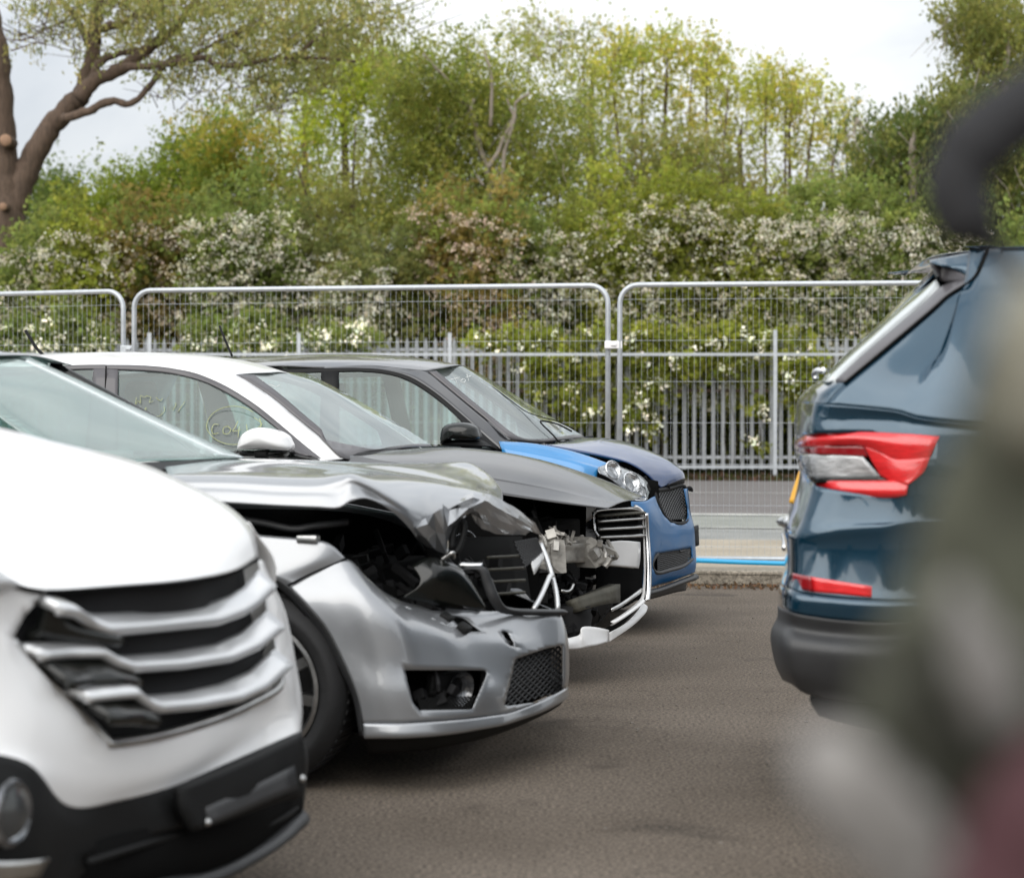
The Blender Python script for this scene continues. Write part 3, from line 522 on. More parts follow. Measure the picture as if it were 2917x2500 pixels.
ah = a3.patch('bonnet', 'grey_paint', 'E', [
    [(215,634,.76),(450,674,.76),(700,720,.75),(900,758,.74),(1080,791,.72),(1300,823,.68),(1480,847,.64),(1604,861,.58)],
    [(330,602,.66),(560,642,.62),(800,682,.60),(1000,717,.58),(1180,747,.56),(1380,783,.52),(1540,818,.48),(1645,842,.44)],
    [(345,598,.62),(580,632,.58),(820,668,.56),(1020,702,.54),(1200,734,.52),(1396,774,.48),(1550,812,.44),(1652,838,.40)],
    [(480,583,.35),(760,600,.33),(980,625,.32),(1160,655,.31),(1320,692,.30),(1490,742,.28),(1625,795,.26),(1702,822,.22)],
    [(640,569,0),(830,561,0),(1000,574,0),(1160,598,0),(1330,640,0),(1500,700,0),(1640,765,0),(1738,818,0)]], sym=True, nu=8, nv=6)
ah['label'] = 'grey bonnet with two raised creases'
a3.patch('cowl', 'black_plastic', 'E', [[(205,628,.76),(330,598,.64),(440,580,.42),(545,566,0)],[(250,636,.76),(350,604,.64),(480,590,.42),(610,576,0)]], nu=4, nv=3)
a3.patch('front_wing', 'white_paint', 'S', [[('L',-1.32,-.80,.985),('L',-.9,-.78,.94),('L',-.5,-.74,.86),('L',-.25,-.68,.80)],[('L',-1.32,-.87,.75),('L',-.9,-.88,.72),('L',-.55,-.87,.70),('L',-.42,-.84,.66)],[('L',-1.32,-.88,.55),('L',-1.25,-.89,.6),('L',-.75,-.89,.66),('L',-.55,-.86,.60)]])
a3.patch('inner_wing_panel', 'void_black', 'S', [[('L',-1.3,.70,.2),('L',-.8,.64,.2),('L',-.45,.60,.2)],[('L',-1.3,.74,.93),('L',-.8,.68,.84),('L',-.45,.62,.70)]])
a3.tub('white_paint', -4.1, -1.30, 1.0, .885)
a3.patch('tailgate', 'white_paint', 'S', [[('L',-4.2,.8,.3),('L',-4.2,.8,1.0),('L',-3.9,.6,1.32)],[('L',-4.3,0,.3),('L',-4.3,0,1.0),('L',-4.0,0,1.4)]], sym=True)
a3.patch('rear_roof', 'white_paint', 'S', [[('L',-2.9,.62,1.37),('L',-3.6,.60,1.34),('L',-3.95,.58,1.31)],[('L',-3.0,0,1.465),('L',-3.6,0,1.44),('L',-4.02,0,1.40)]], sym=True)
mr = empty('door_mirror', a3.P('B', 1545, 770, .98), 0, None, None); mr.parent = a3.root
def mirror_shell(c, root, z, outline, v, d, m, nm, z0=None):     # rounded housing grown from its outline in the picture
    o = np.array([tuple(c.P(z, x, y, v)) for x, y in outline]) - np.array(root.location); cen = o.mean(0); V = []; Fc = []; n = len(o)
    for sc, dv in ((.35,-.052),(.7,-.040),(.92,-.018),(1.0,.02),(.95,.10)):
        for p in o: q_ = cen + (p - cen) * sc; V.append((q_[0], q_[1] + dv * d, q_[2]))
    V.append((cen[0], cen[1] - .056, cen[2]))
    for i in range(4):
        for k in range(n): Fc.append((i*n+k, i*n+(k+1)%n, (i+1)*n+(k+1)%n, (i+1)*n+k))
    Fc += [(len(V)-1, k, (k+1)%n) for k in range(n)] + [tuple(range(4*n, 5*n))]
    ob_ = mesh(nm, V, Fc, m, root); bm_ = bmesh.new(); bm_.from_mesh(ob_.data); bmesh.ops.recalc_face_normals(bm_, faces=bm_.faces[:]); bm_.to_mesh(ob_.data); bm_.free(); return ob_
def dense(P, n=5): 
    P = np.array([(*p,) for p in P] + [P[0]], float); Q = crom(P, n)[:-1]; return [tuple(q) for q in Q]
mirror_shell(a3, mr, 'B', dense([(1395,785),(1405,740),(1430,695),(1480,665),(1540,658),(1610,672),(1665,700),(1690,730),(1698,790),(1550,788)]), 1.0, 1.0, 'white_paint', 'mirror_cap')
mirror_shell(a3, mr, 'B', dense([(1392,790),(1550,790),(1698,791),(1690,825),(1676,842),(1560,838),(1420,832),(1396,815)]), .93, 1.0, 'gloss_black', 'mirror_base')
MB().box((-.03,-.02,-.05),(.03,.2,-.015)).build('mirror_arm', 'black_plastic', mr, bev=.01)
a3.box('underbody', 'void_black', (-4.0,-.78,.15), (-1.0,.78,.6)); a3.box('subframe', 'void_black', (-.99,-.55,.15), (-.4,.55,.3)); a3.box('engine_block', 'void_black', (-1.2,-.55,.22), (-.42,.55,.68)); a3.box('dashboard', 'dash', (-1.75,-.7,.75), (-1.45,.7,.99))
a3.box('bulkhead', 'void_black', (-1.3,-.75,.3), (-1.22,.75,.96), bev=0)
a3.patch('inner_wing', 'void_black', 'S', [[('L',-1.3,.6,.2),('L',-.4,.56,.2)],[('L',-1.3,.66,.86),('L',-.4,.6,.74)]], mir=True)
a3.seats(-2.45, 1.08)
MB().ring((-1.92,-.36,.98), [(.17,-.012),(.182,0),(.17,.012),(.158,0),(.17,-.012)], 28, 'x').build('steering_wheel', 'black_plastic', a3.root)
a3.wheel(-.86,.86,.31,.22,.2); a3.wheel(-3.45,.86,.31,.22,.2); a3.wheel(-.86,.86,.31,.22,.2,side=-1); a3.wheel(-3.45,.86,.31,.22,.2,side=-1)
# torn front
cb = a3.patch('crash_beam', 'raw_aluminium', 'D', [
    [(740,585,.64),(800,582,.58),(900,592,.5),(990,585,.42),(1080,582,.35),(1160,600,.29),(1220,602,.24),(1350,606,.12),(1490,612,.0)],
    [(745,610,.64),(800,608,.58),(900,612,.5),(990,610,.42),(1080,610,.35),(1160,630,.29),(1220,630,.24),(1350,632,.12),(1490,636,.0)],
    [(750,640,.63),(800,642,.57),(900,650,.49),(990,648,.41),(1080,650,.34),(1160,660,.28),(1220,648,.24),(1350,646,.12),(1490,650,.0)],
    [(770,760,.63),(820,762,.57),(905,750,.49),(990,745,.41),(1080,745,.34),(1160,755,.28),(1215,770,.24),(1350,782,.12),(1480,793,.0)]], nu=5, nv=4, thick=.01, off=-1)
for poly, v in (([(775,545),(880,555),(890,600),(900,830),(860,835),(810,800),(770,760)], .60), ([(1065,560),(1110,530),(1150,550),(1190,600),(1215,760),(1150,790),(1080,700)], .36)):
    V = [a3.P('D', x, y, v) + Vector((.015,0,0)) for x, y in poly]; cc = sum(V, Vector()) / len(V); n = len(V)
    mesh('beam_bracket', [*V, *[p + Vector((-.09, .03, 0)) for p in V]], [tuple(range(n)), *[(k, (k+1) % n, n+(k+1) % n, n+k) for k in range(n)]], 'raw_aluminium', cb, False)
a3.patch('air_duct', 'white_paint_dusty', 'D', [[(1222,572,.22),(1350,560,.12),(1490,572,.0)],[(1222,608,.22),(1350,606,.12),(1492,612,.0)],[(1215,700,.22),(1350,706,.12),(1490,716,.0)],[(1212,764,.22),(1350,778,.12),(1478,790,.0)]], nu=4, nv=4, thick=.02).location.x = .025
jumble(a3, 'broken_brackets', 'raw_aluminium', a3.P('D', 760, 560, .62) - Vector((.03,.02,.05)), a3.P('D', 920, 540, .5) + Vector((.03,.05,.03)), 16, 21, smin=.008, smax=.05)
jumble(a3, 'broken_fixings', 'raw_aluminium', a3.P('D', 1060, 740, .36) - Vector((.02,.02,.0)), a3.P('D', 1230, 560, .26) + Vector((.04,.05,.0)), 22, 22, smin=.008, smax=.05)
jumble(a3, 'hoses_and_wiring', 'bay_black', (-.9,-.58,.5), (-.40,.5,.72), 80, 25)
jumble(a3, 'cooling_parts', 'bay_black', (-.42,-.56,.24), (-.28,.3,.46), 50, 26, smax=.07)
gf = a3.patch('grille_frame', 'satin_metal', 'D', [[(1160,320,.24),(1175,300,.23),(1300,285,.14),(1480,280,.02),(1540,300,-.03),(1575,360,-.06)],[(1172,338,.24),(1190,322,.23),(1300,308,.14),(1470,300,.02),(1525,320,-.03),(1555,370,-.06)]], nu=5, nv=2, thick=.02)
a3.bar('grille_edge', 'chrome', 'D', [(1170,320,.24),(1160,360,.24),(1163,430,.24),(1180,500,.24),(1225,545,.22)], .006, gf)
for k, (yl, yr) in enumerate(((352,325),(398,372),(464,446),(532,518))):
    s_ = a3.patch('grille_slat', 'satin_metal' if k else 'olive_metal', 'D', [[(1180+k*6,yl-10,.24),(1380,(yl+yr)/2-12,.1),(1572,yr-10,-.04)],[(1182+k*6,yl,.25),(1380,(yl+yr)/2,.11),(1576,yr,-.04)],[(1184+k*6,yl+10,.24),(1380,(yl+yr)/2+10,.1),(1574,yr+8,-.04)]], nu=5, nv=3, parent=gf, bulge=.012, thick=.006)
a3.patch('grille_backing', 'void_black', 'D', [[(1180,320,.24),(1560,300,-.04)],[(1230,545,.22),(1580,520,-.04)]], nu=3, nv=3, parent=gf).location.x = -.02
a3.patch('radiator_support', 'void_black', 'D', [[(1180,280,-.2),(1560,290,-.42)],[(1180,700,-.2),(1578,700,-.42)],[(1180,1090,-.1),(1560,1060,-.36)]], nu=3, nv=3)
for k in range(6): a3.bar('grille_rib', 'black_plastic', 'D', [(1245+k*54,335-k*3,.2-.045*k),(1250+k*54,385-k*3,.2-.045*k)], .007, gf)
bf = a3.patch('bumper_frame', 'white_paint', 'D', [
    [(1500,262,.0),(1545,292,-.04),(1580,350,-.06),(1592,440,-.07),(1598,560,-.07),(1606,700,-.06),(1612,850,-.05),(1608,980,-.03),(1590,1066,0),(1500,1140,.12),(1400,1212,.24),(1300,1275,.34)],
    [(1490,278,.02),(1530,306,-.02),(1562,360,-.04),(1572,440,-.05),(1576,560,-.05),(1580,700,-.04),(1580,850,-.03),(1570,970,-.01),(1550,1050,.02),(1470,1130,.14),(1380,1195,.26),(1300,1245,.35)]], nu=5, nv=3, bulge=.015, thick=.006)
a3.patch('bumper_frame_trim', 'chrome', 'D', [
    [(1590,330,-.05),(1597,440,-.06),(1606,560,-.06),(1618,700,-.05),(1622,850,-.04),(1618,980,-.02),(1604,1070,.01)],
    [(1580,330,-.04),(1584,440,-.05),(1590,560,-.05),(1595,700,-.04),(1597,850,-.03),(1592,980,-.01),(1580,1068,.02)]], nu=5, nv=3, bulge=.015, thick=.01)
a3.patch('inner_frame', 'satin_metal', 'D', [[(1560,960,.0),(1480,1020,.1),(1390,1082,.2),(1305,1130,.3)],[(1565,990,.0),(1490,1050,.1),(1400,1110,.2),(1305,1160,.3)]], nu=5, nv=2, thick=.01)
a3.patch('lower_lip', 'white_paint', 'D', [
    [(1570,1085,-.1),(1605,1110,-.15),(1612,1128,-.16)],[(1520,1160,.0),(1560,1178,-.04),(1585,1180,-.08)],[(1420,1260,.16),(1460,1270,.12),(1475,1285,.1)],[(1290,1335,.34),(1290,1375,.34),(1290,1412,.34)]], nu=4, nv=6)
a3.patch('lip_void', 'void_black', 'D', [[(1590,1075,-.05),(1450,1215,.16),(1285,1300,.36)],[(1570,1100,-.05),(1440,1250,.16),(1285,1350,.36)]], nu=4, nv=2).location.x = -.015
nl = a3.patch('lower_lip', 'white_paint_dusty', 'D', [
    [(900,1392,.62),(980,1375,.58),(1040,1350,.54),(1060,1290,.53),(1160,1288,.45),(1284,1312,.35)],
    [(900,1430,.64),(980,1425,.6),(1040,1410,.56),(1080,1380,.54),(1170,1375,.46),(1284,1370,.35)],
    [(900,1478,.64),(980,1474,.6),(1050,1468,.56),(1110,1455,.53),(1190,1440,.46),(1280,1412,.36)]], nu=5, nv=4)
MB().ring(a3.P('D', 990, 1200, .42), [(.001,-.08),(.075,-.08),(.082,-.05),(.076,-.04),(.082,0),(.076,.02),(.082,.05),(.001,.06)], 30, 'z').build('air_pump', 'bay_black', a3.root)
a3.patch('oil_cooler', 'olive_metal', 'D', [[(960,1060,.5),(1150,990,.36),(1335,925,.2)],[(1000,1170,.5),(1170,1110,.36),(1335,1080,.2)]], nu=4, nv=3, thick=.06)
a3.bar('crumpled_tube', 'satin_metal', 'D', [(880,980,.5),(930,990,.48),(965,970,.46),(985,925,.44)], .008)

# ------------------------------------------------------------------- small blue car
sm = Car(1975, 12.0, 12, 'wrecked_city_car', 'small dark blue car with a light blue wing and black roof, bonnet popped up', 'car')
sm.patch('roof', 'dark_roof', 'E', [
    [(-500,200,.60),(-200,170,.60),(0,160,.60),(215,168,.60),(430,160,.60),(600,176,.58),(725,184,.50)],
    [(-500,170,.42),(-200,145,.42),(0,133,.42),(215,132,.42),(450,132,.42),(640,148,.40),(790,170,.35)],
    [(-500,140,0),(-200,120,0),(0,113,0),(200,104,0),(450,105,0),(700,124,0),(885,156,0)]], sym=True, nu=6, nv=6)
sm.patch('windscreen_pillar', 'dark_roof', 'E', [
    [(215,164,.60),(430,160,.60),(600,176,.58),(724,185,.50),(800,245,.53),(900,328,.57),(1010,418,.61),(1135,520,.66)],
    [(215,172,.62),(400,172,.62),(520,182,.625),(640,215,.63),(760,290,.65),(880,390,.68),(990,490,.72),(1088,575,.76)]], mir=True, nu=6, nv=4)
sm.patch('window_trim', 'black_plastic', 'E', [
    [(-400,190,.62),(215,172,.62),(400,172,.625),(520,182,.63),(640,216,.635),(760,292,.655),(880,392,.685),(990,492,.725),(1086,577,.765)],
    [(-400,215,.63),(285,190,.63),(420,190,.635),(535,203,.64),(635,238,.645),(735,300,.66),(830,376,.69),(905,450,.73),(980,545,.77)]], mir=True, nu=6, nv=3, thick=.012)
sm.patch('door_pillar', 'black_plastic', 'E', [[(200,186,.63),(285,190,.635)],[(190,540,.8),(285,540,.8)]], mir=True, nu=3, nv=6, thick=.012)
sm.patch('side_window', 'side_glass', 'E', [
    [(285,191,.635),(420,191,.637),(535,204,.64),(635,239,.648),(735,301,.662),(830,377,.69),(888,434,.72)],
    [(285,545,.79),(420,545,.79),(520,545,.79),(620,545,.79),(720,545,.79),(820,545,.79),(885,545,.79)]], mir=True, nu=5, nv=6, thick=0)
sm.patch('rear_side_window', 'side_glass', 'E', [[(-350,216,.63),(200,190,.632)],[(-350,545,.79),(190,545,.79)]], mir=True, nu=5, nv=5, thick=0)
sm.patch('mirror_triangle', 'black_plastic', 'E', [[(886,432,.722),(930,480,.745),(985,548,.775)],[(886,560,.79),(935,560,.79),(990,560,.79)]], mir=True, nu=3, nv=3, thick=.01)
sm.patch('windscreen', 'screen_glass', 'E', [
    [(724,186,.50),(800,246,.53),(900,329,.57),(1010,419,.61),(1135,521,.66)],
    [(800,172,.2),(900,245,.23),(1010,330,.26),(1130,425,.28),(1270,535,.30)],
    [(888,160,0),(990,228,0),(1105,312,0),(1230,408,0),(1370,520,0)],
    [(905,160,-.3),(1025,230,-.32),(1150,315,-.34),(1290,405,-.36),(1440,512,-.38)],
    [(915,162,-.5),(1050,238,-.52),(1190,325,-.55),(1335,412,-.58),(1495,508,-.6)]], nu=6, nv=5, thick=0)
sm.patch('windscreen_edge', 'trim_grey', 'E', [[(726,187,.505),(800,247,.535),(900,330,.575),(1010,420,.615),(1137,523,.665),(1272,540,.31),(1372,525,.01),(1440,516,-.37),(1492,510,-.59)],
    [(765,185,.48),(850,255,.51),(945,335,.55),(1050,420,.59),(1165,505,.62),(1272,518,.31),(1365,508,.01),(1430,500,-.37),(1478,500,-.585)]], nu=5, nv=2, thick=.003, off=1)
sm.bar('windscreen_crack', 'void_black', 'E', [(895,162,-.05),(960,215,-.04),(1040,262,-.02),(1120,320,0),(1200,380,.02),(1280,410,0),(1360,430,-.05),(1440,470,-.1)], .0028)
sm.bar('dangling_cable', 'black_plastic', 'E', [(1375,540,.2),(1330,490,.22),(1280,440,.2),(1290,430,.16),(1360,445,.05),(1430,480,-.05)], .005)
sm.bar('wiper', 'black_plastic', 'E', [(1375,540,.1),(1440,528,0),(1490,515,-.1),(1530,508,-.2)], .010)
sw = sm.patch('front_wing', 'light_blue_paint', 'E', [
    [(1072,530,.74),(1240,541,.72),(1400,571,.70),(1510,603,.67),(1612,640,.64)],
    [(1078,550,.78),(1250,575,.77),(1400,606,.76),(1500,636,.74),(1580,660,.70)],
    [(1088,600,.81),(1250,625,.81),(1400,655,.80),(1490,672,.79),(1557,688,.76)],
    [('L',-.95,.83,.75),('L',-.8,.84,.72),('L',-.62,.84,.70),('L',-.52,.83,.66),('L',-.45,.80,.62)]], nu=6, nv=6); sw['label'] = 'light blue replacement wing'
sm.patch('front_wing', 'blue_paint', 'S', [[('L',-.95,-.76,.99),('L',-.65,-.72,.96),('L',-.3,-.64,.90)],[('L',-.95,-.83,.7),('L',-.62,-.84,.7),('L',-.4,-.80,.62)]])
bh = sm.patch('bonnet', 'bonnet_blue', 'E', [
    [(1290,548,.66),(1420,573,.62),(1570,601,.58),(1700,634,.52),(1790,686,.44),(1840,736,.38),(1868,757,.34)],
    [(1400,536,.4),(1540,546,.38),(1680,576,.35),(1790,622,.31),(1860,672,.27),(1905,712,.23),(1920,738,.2)],
    [(1440,522,.2),(1570,526,.2),(1700,555,.18),(1815,602,.16),(1900,652,.14),(1945,692,.12),(1960,722,.1)],
    [(1480,512,0),(1600,518,0),(1720,545,0),(1840,592,0),(1930,640,0),(1975,680,0),(1986,712,0)]], sym=True, nu=6, nv=6)
bh['label'] = 'dark blue bonnet popped up at the front'
sm.patch('engine_bay', 'void_black', 'S', [[('L',-.7,.60,.55),('L',-.12,.45,.55)],[('L',-.7,.62,.94),('L',-.14,.42,.82)]], mir=True)
sm.box('engine_block', 'void_black', (-1.0,-.5,.25), (-.2,.42,.80)); sm.box('underbody', 'void_black', (-3.6,-.70,.2), (-.5,.70,.6)); sm.box('dashboard', 'dash', (-1.5,-.65,.75), (-1.0,.65,1.0))
jumble(sm, 'engine_parts', 'black_plastic', (-.45,-.52,.72), (-.15,.3,.86), 30, 31, smax=.1)
hd = empty('headlight', (0,0,0), 0, None, None); hd.parent = sm.root
sm.patch('headlight_bowl', 'lamp_reflector', 'J', [
    [(335,425,.76),(420,398,.71),(510,418,.66),(610,458,.60),(700,500,.54),(765,560,.50),(800,630,.47)],
    [(332,450,.79),(410,440,.76),(500,480,.72),(590,530,.66),(670,580,.61),(735,620,.57),(780,680,.53)],
    [(350,480,.80),(430,520,.785),(510,580,.76),(585,640,.73),(650,700,.69),(710,720,.65),(770,725,.6)]], nu=6, nv=6, parent=hd, off=0)
lg = sm.patch('lens', 'lens_glass', 'J', [
    [(335,423,.76),(420,396,.71),(510,416,.66),(610,456,.60),(700,498,.54),(765,558,.50),(802,630,.47)],
    [(332,450,.80),(410,440,.78),(500,480,.74),(590,530,.69),(670,580,.64),(735,620,.60),(782,680,.55)],
    [(350,482,.81),(430,522,.80),(510,582,.78),(585,642,.75),(650,702,.71),(710,722,.67),(772,728,.62)]], nu=6, nv=6, parent=hd, thick=0); lg.location = (.012,-.012,.004)
for lx, ly, lv, lr in ((470,450,.74,.055),(640,560,.66,.06),(715,650,.62,.045)):
    q = sm.P('J', lx, ly, lv); m_ = MB().ring((0,0,0), [(.001,-.03),(lr*.6,-.024),(lr*.85,-.005),(lr,.006),(lr*.9,.012)], 26, 'x').build('lamp_ring', 'chrome', hd); m_.location = q; m_.rotation_euler = (0,-.35,-.75)
sm.bar('headlight_trim', 'chrome', 'J', [(650,722,.70),(700,728,.67),(760,728,.62),(768,690,.6),(740,560,.52)], .006, hd)
sb = sm.patch('front_bumper', 'blue_paint', 'J', [
    [(640,735,.80),(760,735,.70),(850,690,.54),(960,655,.32),(1060,632,.16),(1150,616,0)],
    [(650,900,.82),(795,850,.72),(900,850,.54),(1015,850,.34),(1105,850,.17),(1180,850,0)],
    [(650,1100,.82),(820,1060,.70),(940,1040,.52),(1045,1020,.34),(1135,1000,.17),(1213,985,0)],
    [(650,1250,.82),(820,1225,.70),(940,1210,.52),(1052,1190,.34),(1142,1170,.17),(1224,1150,0)],
    [(650,1420,.81),(820,1400,.69),(940,1385,.51),(1052,1360,.33),(1145,1330,.17),(1233,1300,0)],
    [(650,1560,.79),(795,1530,.67),(900,1500,.49),(1012,1470,.32),(1115,1430,.16),(1222,1385,0)]], sym=True, nu=8, nv=6,
    cuts=[('J', [(848,655),(870,632),(1120,596),(1160,830),(1158,890),(1130,925),(1080,945),(1000,930),(930,860),(875,750)]), ('J', [(832,1300),(860,1215),(1192,1160),(1198,1250),(1130,1325),(1000,1365),(880,1392),(835,1360)])])
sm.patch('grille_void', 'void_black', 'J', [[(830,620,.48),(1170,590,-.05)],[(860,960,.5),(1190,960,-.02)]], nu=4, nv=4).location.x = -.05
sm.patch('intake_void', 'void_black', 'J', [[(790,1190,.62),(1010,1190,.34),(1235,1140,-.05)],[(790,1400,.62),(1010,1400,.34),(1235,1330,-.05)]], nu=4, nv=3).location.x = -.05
sm.bar('grille_surround', 'black_plastic', 'J', [(860,640,.42),(880,740,.44),(935,855,.42),(1000,925,.36),(1080,942,.24),(1135,925,.12),(1160,880,.03),(1162,820,0),(1128,600,-.02),(990,618,.22),(860,640,.42)], .012, sb)
mesh_grid(sm, 'grille_mesh', 'J', [(862,640,.42),(1128,604,-.02),(1160,900,.0),(965,905,.42)], 10, 9, 'grey_plastic', r=.0045, parent=sb)
mesh_grid(sm, 'intake_mesh', 'J', [(880,1220,.60),(1195,1168,.06),(1195,1280,.06),(885,1385,.60)], 24, 9, 'grey_plastic', r=.0035, diamond=False, parent=sb)
sm.bar('intake_surround', 'grey_plastic', 'J', [(880,1215,.61),(835,1290,.66),(840,1360,.66),(885,1392,.6),(1000,1365,.42),(1120,1328,.22),(1200,1262,.06)], .011, sb)
npl = sm.patch('plate_holder', 'black_plastic', 'J', [[(1038,1015,.26),(1130,985,.08),(1218,955,-.1)],[(1052,1200,.26),(1140,1165,.08),(1224,1135,-.1)]], nu=4, nv=4, thick=.012); npl.location.x = .02
mesh_grid(sm, 'plate_holder_ribs', 'J', [(1040,1018,.265),(1218,958,-.1),(1222,1133,-.1),(1054,1196,.265)], 9, 4, 'grey_plastic', r=.006, diamond=False, parent=npl)
sm.bar('hanging_latch', 'black_plastic', 'J', [(1110,625,0),(1140,625,-.04),(1175,612,-.06),(1190,625,-.07),(1188,645,-.07)], .012)
sm.patch('bonnet_seal', 'black_plastic', 'J', [[(912,555,.3),(1020,540,.14),(1118,525,-.02)],[(915,600,.3),(1020,590,.14),(1115,568,-.02)]], nu=4, nv=2, thick=.02)
sm.patch('splitter', 'grey_plastic', 'J', [[(780,1560,.74),(900,1530,.56),(1060,1470,.3),(1225,1405,-.05)],[(785,1595,.76),(905,1560,.58),(1070,1500,.31),(1228,1452,-.05)]], nu=5, nv=3, bulge=.02, thick=.012)
sm.patch('undertray', 'grey_plastic', 'J', [[(770,1560,.72),(900,1530,.54),(1060,1480,.3),(1150,1470,.12)],[(785,1640,.70),(870,1620,.54),(1030,1575,.3),(1140,1555,.12)]], nu=5, nv=3)
sm.tub('dark_roof', -3.5, -.95, .98, .83)
sm.patch('tailgate', 'blue_paint', 'S', [[('L',-3.55,.75,.3),('L',-3.55,.75,1.0),('L',-3.3,.58,1.42)],[('L',-3.65,0,.3),('L',-3.65,0,1.0),('L',-3.4,0,1.48)]], sym=True)
sm.patch('rear_roof', 'dark_roof', 'S', [[('L',-2.6,.6,1.42),('L',-3.35,.58,1.42)],[('L',-2.6,0,1.5),('L',-3.45,0,1.48)]], sym=True)
mr2 = empty('door_mirror', sm.P('E', 872, 490, .96), 0, None, None); mr2.parent = sm.root
mirror_shell(sm, mr2, 'E', dense([(780,545),(782,490),(800,455),(850,438),(910,438),(955,455),(968,480),(970,520),(900,526),(830,520)]), .97, 1.0, 'gloss_black', 'mirror_cap')
mirror_shell(sm, mr2, 'E', dense([(782,540),(840,522),(968,524),(1010,545),(1020,556),(900,556),(800,552)]), .90, 1.0, 'black_plastic', 'mirror_base')
sm.seats(-2.05, 1.10, .34)
sm.wheel(-.62,.80,.30,.2,.19); sm.wheel(-3.1,.80,.30,.2,.19); sm.wheel(-.62,.80,.30,.2,.19,side=-1); sm.wheel(-3.1,.80,.30,.2,.19,side=-1)
sm.bar('roof_aerial', 'black_plastic', 'B', [(1370,236,-.1),(1350,190,-.12),(1320,120,-.16),(1296,60,-.2)], .007)
a3.bar('roof_aerial', 'black_plastic', 'B', [(262,236,0),(220,195,0),(190,150,0),(150,85,0)], .008)

# ------------------------------------------------------------------- blue estate seen from behind on the right
ko = Car(2270, 7.0, -1, 'parked_estate_car', 'dark teal blue car seen from its rear corner with a large red tail light', 'car')
cut_lights = [('F', [(236,1195),(262,1178),(350,1152),(600,1150),(960,1178),(930,1270),(880,1350),(815,1425),(800,1480),(640,1500),(350,1452),(335,1440),(300,1400),(285,1290),(240,1262)])]
ko.patch('side_panel', 'teal_paint', 'F', [
    [(1312,122,.62),(1400,114,.60),(1514,107,.59),('L',2.6,.59,1.70)],
    [(1226,286,.685),(1350,286,.69),(1514,286,.695),('L',2.6,.7,1.59)],
    [(1090,372,.72),(1250,380,.73),(1514,390,.74),('L',2.6,.74,1.53)],
    [(1000,455,.75),(1200,470,.76),(1514,480,.775),('L',2.6,.78,1.47)],
    [(760,655,.80),(1050,680,.82),(1514,700,.845),('L',2.6,.85,1.33)],
    [(510,868,.85),(850,890,.875),(1514,930,.90),('L',2.6,.91,1.20)],
    [(395,988,.865),(760,1022,.905),(1514,1120,.935),('L',2.6,.94,1.08)]], nu=6, nv=6, lcol=False)
lowp = ko.patch('rear_quarter', 'teal_paint', 'F', [
    [(240,965,0),(262,975,.45),(318,985,.76),(395,990,.868),(760,1024,.908),(1514,1122,.94),('L',2.6,.945,1.07)],
    [(232,1040,0),(250,1050,.45),(305,1060,.77),(390,1070,.862),(760,1075,.90),(1514,1150,.935),('L',2.6,.94,1.03)],
    [(228,1140,0),(245,1145,.45),(300,1150,.77),(390,1145,.866),(760,1150,.905),(1514,1200,.94),('L',2.6,.945,1.0)],
    [(238,1290,0),(255,1300,.45),(310,1310,.77),(395,1320,.868),(760,1340,.912),(1514,1360,.945),('L',2.6,.95,.95)],
    [(250,1360,0),(262,1380,.45),(310,1440,.76),(380,1465,.862),(760,1500,.91),(1514,1520,.945),('L',2.6,.95,.88)],
    [(205,1550,0),(215,1570,.45),(262,1600,.768),(350,1620,.869),(760,1640,.916),(1514,1660,.945),('L',2.6,.95,.80)],
    [('G',128,160,0),('G',138,175,.45),('G',175,195,.78),('G',260,192,.875),('G',540,165,.92),('G',1238,150,.95),('L',2.6,.95,.72)],
    [('G',136,230,0),('G',142,240,.45),('G',172,250,.78),('G',255,255,.868),('G',540,250,.912),('G',1238,250,.945),('L',2.6,.945,.68)],
    [('G',138,350,0),('G',144,360,.45),('G',172,370,.785),('G',255,385,.875),('G',540,430,.918),('G',1238,450,.948),('L',2.6,.948,.6)],
    [('G',118,425,0),('G',126,432,.45),('G',155,445,.80),('G',250,470,.885),('G',540,495,.925),('G',1238,520,.95),('L',2.6,.95,.55)]], nu=10, nv=8,
    cuts=cut_lights)
ko.patch('rear_bumper', 'teal_paint', 'G', [
    [(118,425,0),(126,432,.45),(155,445,.805),(250,472,.89),(540,497,.93),(1238,520,.953),('L',2.6,.95,.55)],
    [(112,455,0),(118,462,.45),(150,475,.82),(248,500,.90),(540,525,.94),(1238,545,.96),('L',2.6,.96,.53)],
    [(110,520,0),(116,530,.45),(146,545,.815),(245,570,.893),(540,600,.93),(1238,610,.95),('L',2.6,.955,.48)]], nu=5, nv=4)
ko.patch('bumper_cladding', 'grey_plastic', 'G', [
    [(108,520,0),(114,531,.45),(144,546,.82),(243,572,.898),(540,601,.935),(1238,612,.955),('L',2.6,.96,.48)],
    [(106,575,0),(112,590,.45),(145,605,.80),(243,640,.88),(540,665,.92),(1238,670,.94),('L',2.6,.945,.45)],
    [(80,632,0),(86,645,.45),(125,665,.83),(235,695,.912),(540,720,.95),(1238,725,.965),('L',2.6,.97,.42)],
    [(76,690,0),(84,705,.45),(122,725,.835),(230,750,.915),(540,775,.955),(1238,790,.97),('L',2.6,.97,.39)],
    [(96,790,0),(104,800,.45),(142,820,.81),(240,850,.89),(540,870,.93),(1238,880,.95),('L',2.6,.95,.33)],
    [(128,862,0),(136,866,.45),(175,885,.78),(265,935,.85),(540,975,.89),(1238,985,.91),('L',2.6,.91,.27)]], nu=6, nv=6)
